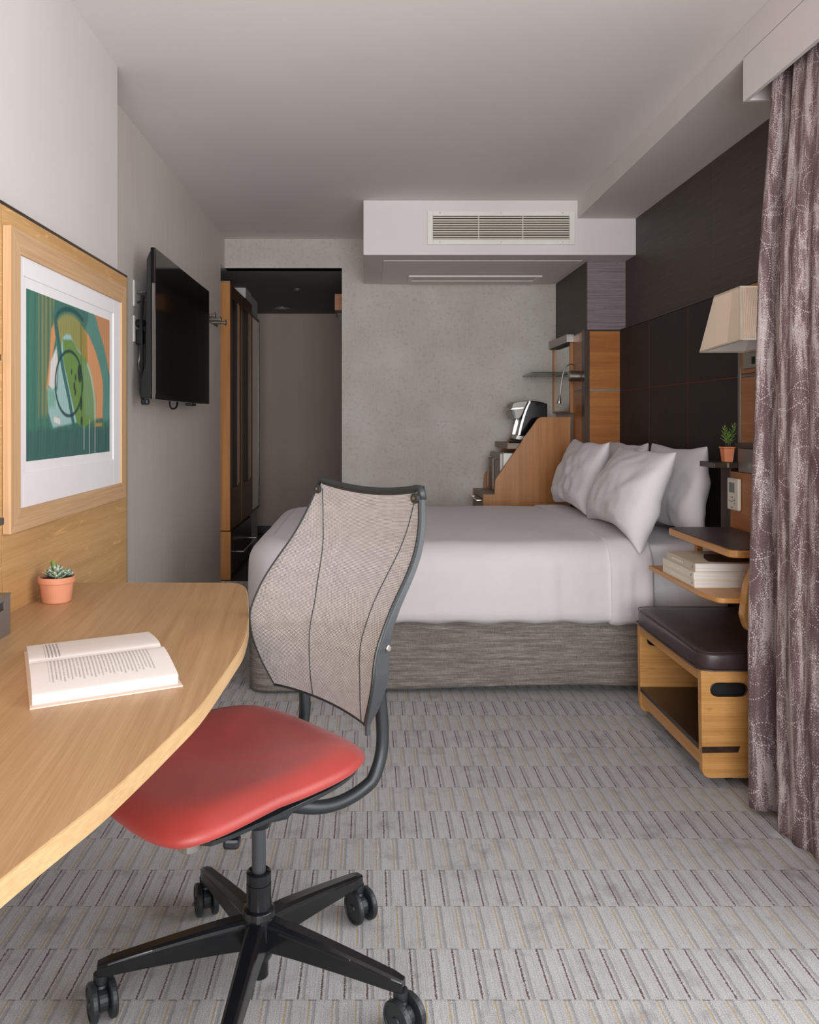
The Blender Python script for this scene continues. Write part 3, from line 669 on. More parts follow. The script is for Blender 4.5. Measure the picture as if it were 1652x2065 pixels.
# ------------------------------------------------------------------ desk and things on it
DZ = 0.704
edge = spline([(-0.62, 0.32), (-0.50, 0.50), (-0.43, 0.72), (-0.397, 0.877), (-0.369, 0.982), (-0.3485, 1.0605), (-0.3289, 1.1626), (-0.3114, 1.267), (-0.292, 1.40), (-0.2837, 1.544), (-0.2780, 1.698), (-0.2765, 1.80), (-0.2892, 1.960), (-0.3113, 2.118), (-0.330, 2.235), (-0.352, 2.36), (-0.375, 2.44), (-0.410, 2.478), (-0.46, 2.482)], 4)
pts = [(XP+0.0005, 0.32)] + edge + [(XP+0.0005, 2.482)]
dk = thing('desk', 'oak writing desk with a curved front edge against the left wall', 'desk', (-0.7, 1.5, 0))
obj('desk_top', prism(pts, 'xy', DZ-0.0285, DZ), [M['oakdesk']], dk, bevel=0.0012)
ew = bmesh.new(); n = len(edge)
nrm = []
for i in range(n):
    a = Vector(edge[max(i-1, 0)]); b = Vector(edge[min(i+1, n-1)]); d = (b-a).normalized(); nrm.append(Vector((d.y, -d.x)))
ins = [(Vector(e)-nn*0.001) for e, nn in zip(edge, nrm)]; out = [(Vector(e)+nn*0.0015) for e, nn in zip(edge, nrm)]
rows = [[ew.verts.new((p.x, p.y, z)) for p in L_] for L_, z in ((ins, DZ-0.031), (out, DZ-0.030), (out, DZ-0.0015), (ins, DZ-0.0003))]
for r0, r1 in zip(rows, rows[1:]):
    for i in range(n-1): ew.faces.new((r0[i], r0[i+1], r1[i+1], r1[i]))
obj('edge_banding', ew, M['oakedge'], dk, label='pale oak edge band')
obj('support_panel', B((-0.917, -0.80, 0.95, 0.975, 0, DZ-0.0288)), M['oakedge'], dk)
obj('support_panel', B((-0.917, -0.55, 0.40, 0.425, 0, DZ-0.0288)), M['oakedge'], dk)
# metal desk box
mb = thing('metal_desk_box', 'grey metal box with a slot on the desk at the left edge', 'box', (-0.87, 1.76, DZ))
zb_, zt_ = DZ, DZ+0.092; sa, sb = 1.60, 1.858; sz0, sz1 = DZ+0.062, DZ+0.082
obj('box_body', B((-0.833, -0.831, sb, 1.89, zb_, zt_), (-0.833, -0.831, 1.55, sa, zb_, zt_), (-0.833, -0.831, sa, sb, zb_, sz0), (-0.833, -0.831, sa, sb, sz1, zt_), (-0.912, -0.833, 1.55, 1.552, zb_, zt_), (-0.912, -0.833, 1.888, 1.89, zb_, zt_), (-0.912, -0.910, 1.552, 1.888, zb_, zt_), (-0.910, -0.833, 1.552, 1.888, zb_, zb_+0.002)), M['metalgrey'], mb)
obj('box_lid', B((-0.913, -0.829, 1.548, 1.892, zt_, zt_+0.003)), M['metalgrey'], mb, bevel=0.001)

def leaf_bm(bm, base, d, up, L, W, thick, curl=0.3, n=6):
    d = d.normalized(); s = d.cross(up).normalized(); u = s.cross(d).normalized()
    uvl = bm.loops.layers.uv.verify(); R = []
    for i in range(n+1):
        t = i/n; w_ = W*math.sin(math.pi*min(1, 0.12+t*0.88))**0.7*(0.55+0.6*t) if t < 1 else 0.0004
        c = base + d*(L*t) + u*(curl*L*t*t); th = thick*(1-0.6*t)
        R.append([bm.verts.new(c+s*w_+u*th*0.3), bm.verts.new(c+u*(-th*0.1)+u*0), bm.verts.new(c-s*w_+u*th*0.3), bm.verts.new(c-u*th)])
    for i in range(n):
        for k in range(4):
            f = bm.faces.new((R[i][k], R[i][(k+1) % 4], R[i+1][(k+1) % 4], R[i+1][k]))
            us = (0, 0.5, 1, 0.5); tt = (i/n, i/n, (i+1)/n, (i+1)/n)
            for l, (a, b) in zip(f.loops, ((k, 0), ((k+1) % 4, 0), ((k+1) % 4, 1), (k, 1))): l[uvl].uv = (us[a], (i+b)/n)
    bm.faces.new(R[0]); bm.faces.new(R[-1][::-1])
# succulent on the desk
pc = (-0.851, 2.225, DZ)
pt_ = thing('potted_succulent', 'round terracotta pot with a pale green rosette succulent on the desk', 'plant', pc)
obj('pot', lathe([(0.036, 0), (0.038, 0.002), (0.0445, 0.052), (0.0475, 0.0525), (0.0485, 0.056), (0.0490, 0.068), (0.0475, 0.070), (0.0445, 0.069), (0.043, 0.060)], pc, (0, 0, 1), 40), M['terracotta'], pt_, smooth=False, bevel=0.0008)
obj('soil', lathe([(0.043, 0.055), (0.043, 0.063), (0.02, 0.066)], pc, (0, 0, 1), 24), M['soil'], pt_)
for (cx, cy, sz_, nl_) in ((0.0, 0.0, 1.0, 22), (-0.024, 0.012, 0.6, 10), (0.026, 0.01, 0.6, 10), (0.008, -0.026, 0.62, 10)):
    for k in range(nl_):
        a = k*2.39996+cx*40; e = 0.12+1.15*(k/nl_)**1.1
        d = Vector((math.cos(a)*math.cos(e), math.sin(a)*math.cos(e), math.sin(e)))
        L = (0.036-0.018*(k/nl_))*sz_; bm = bmesh.new()
        base = Vector(pc)+Vector((cx, cy, 0.068+0.012*(k/nl_)*sz_))
        leaf_bm(bm, base+Vector((math.cos(a), math.sin(a), 0))*0.003, d, Vector((0, 0, 1)), L, 0.0085*sz_+0.002, 0.004, 0.25)
        obj('leaf', bm, M['leaf'], pt_, smooth=True)
bm = bmesh.new(); leaf_bm(bm, Vector(pc)+Vector((-0.004, 0, 0.085)), Vector((-0.25, 0, 1)), Vector((0, -1, 0)), 0.030, 0.008, 0.003)
obj('leaf', bm, M['leaf2'], pt_, smooth=True, label='upright darker green leaf')

# open book: spine direction e1, across direction e2
BL = Vector((-0.578, 1.390)); BR = Vector((-0.344, 1.512)); TL = Vector((-0.7315, 1.731))
e1 = (BR-BL); Lh = e1.length; e1.normalize(); e2 = (TL-BL); Wd = e2.length; e2.normalize()
def bp(a, b, z): p = BL+e1*a+e2*b; return (p.x, p.y, DZ+z)
bk_ = thing('open_book', 'open book with white printed pages lying on the oak desk', 'book', (-0.54, 1.62, DZ))
def slab(b0_, b1_, z0_, z1_, a0_=0.0, a1_=None):
    bm = bmesh.new(); a1_ = Lh if a1_ is None else a1_
    v = [bm.verts.new(bp(a, b, z)) for z in (z0_, z1_) for a, b in ((a0_, b0_), (a1_, b0_), (a1_, b1_), (a0_, b1_))]
    for f in ((0,1,2,3),(4,7,6,5),(0,4,5,1),(1,5,6,2),(2,6,7,3),(3,7,4,0)): bm.faces.new([v[i] for i in f])
    return bm
obj('cover', slab(0, Wd, 0.0003, 0.0028), M['bookcover'], bk_, label='pale pink cover board')
mid = Wd*0.5
prof = [(0.0, 0.004), (0.004, 0.020), (0.014, 0.031), (0.030, 0.0345), (0.07, 0.033), (0.11, 0.029), (0.15, 0.024), (0.172, 0.020), (0.1735, 0.0165)]
for side, mname in ((-1, 'page'), (1, 'page_short')):
    pp = spline(prof, 5)
    if side > 0: pp = [(a, z*0.9 if a > 0.01 else z) for a, z in pp]
    bm = bmesh.new(); uvl = bm.loops.layers.uv.new('UVMap'); n = len(pp); A0, A1 = 0.004, Lh-0.006
    na = 2
    top = [[bm.verts.new(bp(A0+(A1-A0)*j/na, mid+side*a, z)) for j in range(na+1)] for a, z in pp]
    for i in range(n-1):
        for j in range(na):
            f = bm.faces.new((top[i][j], top[i+1][j], top[i+1][j+1], top[i][j+1]))
            for l, (ii, jj) in zip(f.loops, ((i, j), (i+1, j), (i+1, j+1), (i, j+1))):
                l[uvl].uv = (pp[ii][0]/0.1735, jj/na)
    obj('page', bm, M[mname], bk_, smooth=True)
    bm = bmesh.new()
    lo = [[bm.verts.new(bp(aa, mid+side*a, z-0.0006)) for aa in (A0, A1)] for a, z in pp]
    bo = [[bm.verts.new(bp(aa, mid+side*min(a*0.9+0.016, 0.178), 0.0028)) for aa in (A0, A1)] for a, z in pp]
    for i in range(n-1):
        bm.faces.new((lo[i][0], lo[i+1][0], bo[i+1][0], bo[i][0])); bm.faces.new((lo[i][1], lo[i+1][1], bo[i+1][1], bo[i][1]))
        bm.faces.new((lo[i][0], lo[i+1][0], lo[i+1][1], lo[i][1]))
    bm.faces.new((lo[-1][0], lo[-1][1], bo[-1][1], bo[-1][0])); bm.faces.new((lo[0][0], lo[0][1], bo[0][1], bo[0][0]))
    obj('page_block', bm, M['pages'], bk_)

# ------------------------------------------------------------------ office chair
def lab(w_, r_, z_):   # chair back frame: w sideways, r backwards
    return Vector((-0.685*w_+0.729*r_, 1.75+0.729*w_+0.685*r_, z_))
ch = thing('office_chair', 'red seated swivel chair with a grey mesh back on a black five-star base', 'chair', (-0.23, 1.716, 0))
# seat
Fd = Vector((-0.729, -0.685, 0)); Ld = Vector((-0.685, 0.729, 0)); SC = Vector((-0.3345, 1.695, 0)); SL, SW = 0.252, 0.268
def seat_pt(u, v_, off=0.0, inset=0.0):   # u,v in [-1,1] square mapped to a rounded outline
    if not u and not v_: return 0.0, 0.0
    m_ = max(abs(u), abs(v_)); k = m_/(abs(u)**4.2+abs(v_)**4.2)**(1/4.2); a = u*k; b = v_*k
    return a*((0.300 if a < 0 else 0.232)-inset), b*(0.254-inset)*(1+0.04*a)
def seat_top(u, v_):
    f, l = seat_pt(u, v_)
    m_ = max(abs(u), abs(v_)); rim = max(0, (m_-0.72)/0.28)
    z = 0.505 + 0.012*math.cos(v_*math.pi*0.9)*-1*(1-abs(u))+0.010*(abs(v_)**2)*(1-m_) - 0.030*rim**2.4
    z -= 0.008*max(0, u)**2; z += 0.010*max(0, -u-0.2)
    return SC+Fd*f+Ld*l+Vector((0, 0, z))
bm = grid(lambda a, b: seat_top(a*2-1, b*2-1), 40, 40)
bmr = [e for e in bm.edges if e.is_boundary]
ext = bmesh.ops.extrude_edge_only(bm, edges=bmr)
for v_ in [g for g in ext['geom'] if isinstance(g, bmesh.types.BMVert)]:
    d = v_.co-(SC+Vector((0, 0, 0.45))); v_.co.z -= 0.010; v_.co.x -= d.x*0.03; v_.co.y -= d.y*0.03
obj('seat', bm, M['red'], ch, smooth=True, label='red vinyl seat pad')
bm = bmesh.new(); ring = []
for k in range(64):
    a = 2*math.pi*k/64; c, s_ = math.cos(a), math.sin(a); m_ = max(abs(c), abs(s_)); ring.append(seat_pt(c/m_, s_/m_, 0, 0.008 if s_ < 0.3 and c < 0.6 else 0.02))
def zr(f): return 0.470-0.008*max(0, f/SL)**2+0.010*max(0, -f/SL-0.2)
tp = [bm.verts.new(SC+Fd*f+Ld*l+Vector((0, 0, zr(f)-0.004))) for f, l in ring]
md = [bm.verts.new(SC+Fd*f*0.985+Ld*l*0.985+Vector((0, 0, zr(f)-0.014))) for f, l in ring]
lw = [bm.verts.new(SC+Fd*f*0.72+Ld*l*0.70+Vector((0, 0, 0.425))) for f, l in ring]
for k in range(64):
    j = (k+1) % 64; bm.faces.new((tp[k], tp[j], md[j], md[k])); bm.faces.new((md[k], md[j], lw[j], lw[k]))
bm.faces.new(tp); bm.faces.new(lw)
obj('seat_shell', bm, M['chair_matte'], ch, smooth=False)
# back mesh
HW = [(0.535, 0.150), (0.555, 0.160), (0.59, 0.183), (0.63, 0.206), (0.66, 0.219), (0.717, 0.231), (0.78, 0.231), (0.85, 0.226), (0.91, 0.214), (0.965, 0.200), (1.04, 0.176)]
RR = [(0.535, -0.004), (0.60, -0.018), (0.664, -0.020), (0.725, -0.010), (0.795, 0.027), (0.86, 0.080), (0.90, 0.112), (0.96, 0.141), (1.04, 0.164)]
def smooth_tab(tab, x, h=0.022):
    return (interp(tab, x-h)+interp(tab, x)*2+interp(tab, x+h))/4
CW = [(0.535, 0.156), (0.60, 0.165), (0.70, 0.190), (1.04, 0.178)]
def back_pt(t, s_, off=0.0):    # t -1..1 across, s 0..1 up
    zlo = 0.545+0.006*(1-t*t)+0.006*(t+1); zhi = 1.040-0.018*(1-t*t); z = zlo+(zhi-zlo)*s_
    hw = smooth_tab(HW, z); r = smooth_tab(RR, z); cw = smooth_tab(CW, z)
    bow = 0.020*(1-t*t)*math.sin(math.pi*min(1, max(0, s_*0.9+0.05)))+0.012*(1-t*t)
    return lab(cw+hw*t, r+bow+off, z)
bm = grid(lambda a, b: back_pt(a*2-1, b), 36, 60, lambda a, b: ((a*2-1)*0.215, b*0.52))
obj('mesh_back', bm, M['mesh'], ch, smooth=True, label='light grey woven mesh back')
# stitched seams on the mesh
for tab in ([(0, 0.20), (0.25, 0.12), (0.43, 0.17), (0.6, 0.36), (0.8, 0.66), (0.97, 0.90)], [(0, -0.90), (0.15, -0.78), (0.40, -0.70), (0.65, -0.69), (0.85, -0.80), (0.97, -0.92)]):
    tt = spline(tab, 8)
    obj('seam', tube([back_pt(t, s_, -0.0008) for s_, t in tt], 0.0014, 6), M['chair_grey'], ch)
# rails: left and right, top bar, bottom edge
def rail(t, w0):
    bm = bmesh.new(); R = []
    for k in range(49):
        s_ = k/48*1.045-0.045; s__ = max(0, s_); p = back_pt(t, s__, 0)
        if s_ < 0: p = p+Vector((0, 0, s_*(0.5 if t < 0 else 0.1)))
        sg = 1 if t > 0 else -1; side = Vector((-0.685, 0.729, 0))*sg; bkw = Vector((0.729, 0.685, 0))
        dep = interp([(0, 0.010), (0.06, 0.026), (0.2, 0.040), (0.33, 0.036), (0.42, 0.023), (0.7, 0.017), (1, 0.012)], s__)
        th = 0.007
        R.append([bm.verts.new(p+side*0.000-bkw*0.002), bm.verts.new(p+side*th-bkw*0.001), bm.verts.new(p+side*th+bkw*dep), bm.verts.new(p-side*0.003+bkw*dep), bm.verts.new(p-side*0.003+bkw*0.004)])
    for a, b in zip(R, R[1:]):
        for k in range(5): bm.faces.new((a[k], a[(k+1) % 5], b[(k+1) % 5], b[k]))
    bm.faces.new(R[0]); bm.faces.new(R[-1][::-1])
    obj('side_rail', bm, M['chair_grey'], ch, bevel=0.002)
    # dark front lip
    obj('rail_lip', tube([back_pt(t, k/40, -0.001)+Vector((-0.685, 0.729, 0))*(0.001*(1 if t > 0 else -1)) for k in range(41)], 0.0042 if t < 0 else 0.002, 8), M['chair_matte'], ch)
rail(-1, 0); rail(1, 0)
tb = [back_pt(-1+2*k/30, 1.0, 0.004)+Vector((0, 0, 0.004)) for k in range(31)]
obj('top_bar', tube([back_pt(-1, 0.955, 0.006)+(Vector((0.685, -0.729, 0))*0.004)]+tb+[back_pt(1, 0.955, 0.006)-(Vector((0.685, -0.729, 0))*0.004)], 0.0095, 12), M['chair_matte'], ch, smooth=True)
obj('bottom_edge', tube([back_pt(-1+2*k/30, 0.0, 0.001) for k in range(31)], 0.003, 8), M['chair_matte'], ch, smooth=True)
for t in (-0.95, 0.95):
    p = back_pt(t, 0.965, -0.006); n_ = Vector((-0.729, -0.685, 0.05))
    c = obj('corner_clip', lathe([(0.012, 0), (0.012, 0.004), (0.010, 0.005)], p, n_, 14), M['chair_matte'], ch)
    obj('screw', lathe([(0.004, 0.005), (0.004, 0.0065)], p, n_, 10), M['steel'], c)
obj('screw', lathe([(0.0075, 0), (0.0075, 0.003), (0.005, 0.0045)], back_pt(-1, 0.345, 0.024)+Vector((0.685, -0.729, 0))*0.007, (0.685, -0.729, 0), 12), M['steel'], ch)
# back supports (bent tubes) and crossbar
for w_ in (0.045, 0.325):
    path = spline([(0.045, 0.672), (0.058, 0.650), (0.074, 0.60), (0.086, 0.525), (0.085, 0.450), (0.055, 0.392), (0.000, 0.360), (-0.06, 0.354), (-0.13, 0.374)], 6)
    wc = 0.185
    pts_ = []
    for i, (r, z) in enumerate(path):
        q_ = max(0, (i-30)/(len(path)-30)); pts_.append(lab(w_+(wc-w_)*q_*0.55, r, z))
    obj('back_support', tube(pts_, [0.0145 if i > 6 else 0.011 for i in range(len(pts_))], 14), M['chair_matte'], ch, smooth=True)
    obj('pivot_knob', lathe([(0.010, -0.006), (0.019, -0.004), (0.019, 0.006), (0.012, 0.010)], lab(w_-0.012, 0.062, 0.640), (0.685, -0.729, 0), 18), M['chair_grey'], ch, smooth=False)
obj('back_crossbar', tube([lab(w_, r_, 0.655) for w_, r_ in ((-0.018, 0.022), (0.045, 0.060), (0.12, 0.066), (0.2, 0.068), (0.28, 0.066), (0.325, 0.060), (0.392, 0.022))], 0.007, 10), M['chair_matte'], ch)
# under-seat mechanism
def loc(f, l, z): return SC+Fd*f+Ld*l+Vector((0, 0, z))
cxm = Vector((-0.23, 1.716, 0)); cf = (cxm-SC).dot(Fd); cl_ = (cxm-SC).dot(Ld)
bm = bmesh.new(); sec = []
for f, hw_, zt2, zb2 in ((-0.18, 0.03, 0.40, 0.365), (-0.14, 0.045, 0.425, 0.352), (cf-0.03, 0.038, 0.425, 0.352), (cf+0.035, 0.034, 0.425, 0.362), (cf+0.10, 0.04, 0.43, 0.395), (0.12, 0.05, 0.43, 0.41)):
    sec.append([bm.verts.new(loc(f, cl_+a*hw_, z)) for a, z in ((-1, zt2), (1, zt2), (0.8, zb2), (-0.8, zb2))])
for a, b in zip(sec, sec[1:]):
    for k in range(4): bm.faces.new((a[k], a[(k+1) % 4], b[(k+1) % 4], b[k]))
bm.faces.new(sec[0]); bm.faces.new(sec[-1][::-1])
obj('tilt_mechanism', bm, M['chair_matte'], ch, bevel=0.006)
obj('bolt', lathe([(0.006, 0), (0.006, 0.003), (0.003, 0.0032)], loc(-0.165, cl_-0.044, 0.385), -Ld, 12), plain('brass', (150, 120, 70), 0.3, 1.0), ch)
obj('adjust_knob', lathe([(0.012, 0), (0.012, 0.010), (0.021, 0.012), (0.021, 0.024), (0.018, 0.026)], loc(0.165, -0.205, 0.470), (0, 0, -1), 24), M['steel'], ch, label='round steel knob under the seat front')
obj('adjust_lever', B((-0.262, -0.232, 1.462, 1.492, 0.425, 0.445)), M['black_plastic'], ch, bevel=0.006)
obj('gas_lift', lathe([(0.0148, 0.2), (0.0148, 0.36)], cxm, (0, 0, 1), 24), M['chair_grey'], ch, smooth=False)
obj('lift_collar', lathe([(0.024, 0.345), (0.026, 0.352), (0.026, 0.385)], cxm, (0, 0, 1), 24), M['chair_black'], ch)
obj('lift_sleeve', lathe([(0.026, 0.13), (0.026, 0.225), (0.0245, 0.226), (0.0245, 0.230), (0.026, 0.231), (0.026, 0.248), (0.022, 0.251), (0.017, 0.247)], cxm, (0, 0, 1), 32), M['chair_black'], ch)
obj('hub', lathe([(0.020, 0.030), (0.020, 0.064), (0.027, 0.070), (0.033, 0.085), (0.037, 0.12), (0.036, 0.160), (0.033, 0.172), (0.027, 0.175)], cxm, (0, 0, 1), 32), M['chair_black'], ch, smooth=False, bevel=0.001)
waxis = Vector((0.82, 0.57, 0)).normalized()
def leg(ang, wa):
    d = Vector((math.cos(ang), math.sin(ang), 0)); s_ = Vector((-d.y, d.x, 0)); R = []; bm = bmesh.new()
    for k in range(15):
        t = k/14; rad = 0.022+0.303*t; zt3 = 0.158-0.050*t**1.5-0.004*math.sin(math.pi*t); hh = 0.062*(1-t)+0.026*t; hw_ = 0.0225*(1-t)+0.0150*t
        if k == 14: hw_ *= 0.8; hh *= 0.9; zt3 -= 0.002
        c = cxm+d*rad
        prof_ = [(-0.55, 0), (0.55, 0), (0.86, -0.10), (0.93, -0.22), (0.88, -0.30), (0.98, -1), (-0.98, -1), (-0.88, -0.30), (-0.93, -0.22), (-0.86, -0.10)]
        R.append([bm.verts.new(c+s_*(a*hw_)+Vector((0, 0, zt3+b*hh))) for a, b in prof_])
    m_ = len(R[0])
    for a, b in zip(R, R[1:]):
        for k in range(m_): bm.faces.new((a[k], a[(k+1) % m_], b[(k+1) % m_], b[k]))
    bm.faces.new(R[0]); bm.faces.new(R[-1][::-1])
    lg = obj('base_leg', bm, M['chair_black'], ch, smooth=False, bevel=0.002)
    # caster
    pv = cxm+d*0.318; cs = obj('caster', lathe([(0.0135, 0.052), (0.0145, 0.060), (0.0125, 0.064), (0.0145, 0.068), (0.0145, 0.084)], pv, (0, 0, 1), 20), M['chair_matte'], ch)
    wa = Vector((math.cos(wa), math.sin(wa), 0)); trail = Vector((wa.y, -wa.x, 0))*0.012
    wc = pv+trail+Vector((0, 0, 0.0376))
    bm = bmesh.new(); add_lathe(bm, [(0.016, -0.014), (0.021, -0.008), (0.021, 0.008), (0.016, 0.014)], wc, wa, 20)
    for v_ in bm.verts: pass
    obj('caster_body', bm, M['chair_matte'], cs, smooth=False)
    for sg in (-1, 1):
        a = wa*sg
        obj('wheel', lathe([(0.031, 0.0115), (0.0350, 0.0125), (0.0372, 0.015), (0.0372, 0.0225), (0.0345, 0.0255), (0.0300, 0.0262), (0.0292, 0.0240), (0.010, 0.0245), (0.0085, 0.0275), (0.006, 0.0285)], wc, a, 32), M['chair_matte'], cs, smooth=False)
for ang, wa in ((49.6, 35), (121.6, 20), (193.6, 30), (265.6, 60), (337.6, 42)):
    leg(math.radians(ang), math.radians(wa))

# ------------------------------------------------------------------ bed
bd = thing('bed', 'double bed with a grey tweed valance in the middle of the room', 'bed', (0.5, 4.35, 0))
ZT = 0.664
bm = prism(roundpoly([(-0.43, 3.575), (1.597, 3.575), (1.597, 5.09), (-0.43, 5.09)], [0.08, 0.04, 0.04, 0.08]), 'xy', 0.30, 0.650)
obj('mattress', bm, M['sheet'], bd, bevel=0.05, seg=5, smooth=True, label='mattress in a white fitted sheet')
# valance: walls with soft waves
def valance():
    path = []
    for k in range(61): path.append((1.59-(1.59+0.44)*k/60, 3.565, 0, -1))
    for k in range(1, 9):
        a = math.radians(90*k/8); path.append((-0.44-0.085*math.sin(a), 3.65-0.085*math.cos(a), -math.sin(a), -math.cos(a)))
    for k in range(1, 41): path.append((-0.525, 3.65+(5.14-3.65)*k/40, -1, 0))
    bm = bmesh.new(); R = []
    for i, (x, y, nx, ny) in enumerate(path):
        col_ = []
        for j in range(13):
            t = j/12; z = 0.345-t*(0.345-0.016); s_ = i*0.034
            wv = (noise.noise(Vector((s_*2.2, t*0.6, 3)))*0.014+noise.noise(Vector((s_*7, t, 9)))*0.004)*t
            zz = z + (0.010*math.sin(s_*1.9+0.6)*t if j == 12 else 0)+(0.006 if j == 12 else 0)
            if x > 0.2 and ny < -0.5: zz += 0.012*t*math.sin((x-0.2)/1.1*math.pi) if x < 1.3 else 0
            col_.append(bm.verts.new((x+nx*(wv+0.006*t), y+ny*(wv+0.006*t), zz)))
        R.append(col_)
    for a, b in zip(R, R[1:]):
        for j in range(12): bm.faces.new((a[j], b[j], b[j+1], a[j+1]))
    o = obj('valance', bm, M['tweed'], bd, smooth=True, label='grey tweed bed skirt')
    m_ = o.modifiers.new('thick', 'SOLIDIFY'); m_.thickness = 0.004
valance()
obj('bed_base', B((-0.45, 1.597, 3.62, 5.12, 0.06, 0.30)), M['halldark'], bd)
for x in (-0.3, 1.4):
    for y in (3.75, 4.95): obj('bed_leg', B((x-0.03, x+0.03, y-0.03, y+0.03, 0, 0.06)), M['black_plastic'], bd)
# duvet
def duvet(x_head, x_foot, off, name, parent, label=None, xoff=0.0, foot=True, hemdrop=0.335, seed=0, mat='linen'):
    r = 0.115; Pn, Pf = 3.505+r, 5.165-r; xf = x_foot+r if foot else x_foot
    R0 = 0.15
    path = []
    if foot:
        n1 = 72
        for k in range(n1+1): path.append((x_head+(xf+R0-x_head)*k/n1, Pn, 0, -1))
        for k in range(1, 11):
            a = math.radians(90*k/10); path.append((xf+R0-R0*math.sin(a), Pn+R0-R0*math.cos(a), -math.sin(a), -math.cos(a)))
        n2 = 40
        for k in range(1, n2//2+1): path.append((xf, Pn+R0+((Pn+Pf)/2-Pn-R0)*k/(n2//2), -1, 0))
    else:
        n1 = 16
        for k in range(n1+1): path.append((x_head+(x_foot-x_head)*k/n1, Pn, 0, -1))
    n = len(path); ym = (Pn+Pf)/2
    full = path + [(x, 2*ym-y, nx, -ny) for x, y, nx, ny in reversed(path[:-1] if foot else path)]
    bm = bmesh.new()
    def drop(a):
        if a < r*math.pi/2: return r*math.sin(a/r), r*(1-math.cos(a/r))
        return r+0.05*(a-r*math.pi/2), r+a-r*math.pi/2
    na = 22; amax = hemdrop+0.07
    def wr(x, y, z):
        side = min(1, max(0, (ZT-z)/0.15))
        v_ = noise.noise(Vector((x*3.0, y*3.0, z*1.2)))*0.006
        v_ += side*(noise.noise(Vector((x*7+seed, y*7, z*1.5)))*0.010 + noise.noise(Vector((x*17+seed, y*17, z*2.5)))*0.004)
        if 0.55 < x < 1.3: v_ += side*noise.noise(Vector((x*22+3, 0, z*2)))*0.013*min(1, (x-0.55)*3)
        return v_
    out_ = []
    for i, (x, y, nx, ny) in enumerate(full):
        c = []
        for j in range(na+1):
            a = amax*j/na; h, dz_ = drop(a); z = ZT-dz_
            if j == na: z -= 0.004*math.sin(i*0.6)
            q_ = wr(x+nx*h, y+ny*h, z)+off
            # fold inwards at the hem
            if j >= na-2: h -= 0.010*(j-na+2)
            c.append(bm.verts.new((x+nx*(h+q_*min(1, dz_/r)), y+ny*(h+q_*min(1, dz_/r)), z+q_*(1-min(1, dz_/r)))))
        out_.append(c)
    for a, b in zip(out_, out_[1:]):
        for j in range(na): bm.faces.new((a[j], b[j], b[j+1], a[j+1]))
    # top sheet between mirrored path points
    mt = 34; N_ = len(full); prev = None
    half = n if foot else n
    for i in range(half):
        A_ = out_[i][0]; Z_ = out_[N_-1-i][0]
        if A_ is Z_: rowv = [A_]
        else:
            rowv = [A_]
            for k in range(1, mt):
                t = k/mt; x = A_.co.x; y = A_.co.y+(Z_.co.y-A_.co.y)*t
                z = ZT+wr(x, y, ZT)+off+0.012*math.sin(math.pi*t)*min(1, (x-x_foot)*2.5)
                rowv.append(bm.verts.new((x, y, z)))
            rowv.append(Z_)
        if prev:
            if len(rowv) == len(prev) and len(rowv) > 1:
                for k in range(len(rowv)-1): bm.faces.new((prev[k], prev[k+1], rowv[k+1], rowv[k]))
            elif len(rowv) == 1:
                for k in range(len(prev)-1):
                    if prev[k] is not rowv[0] and prev[k+1] is not rowv[0]: bm.faces.new((prev[k], prev[k+1], rowv[0]))
        prev = rowv
    o = obj(name, bm, M[mat], parent, smooth=True, label=label)
    m_ = o.modifiers.new('thick', 'SOLIDIFY'); m_.thickness = 0.010; m_.offset = -1
    return o
dv_ = duvet(1.225, -0.55, 0.0, 'duvet', None, None)
props(dv_, 'white duvet spread over the bed and hanging down its sides', 'duvet')
duvet(1.232, 1.045, 0.010, 'turned_down_sheet', dv_, 'folded-back band of white sheet', foot=False, hemdrop=0.340, seed=5)

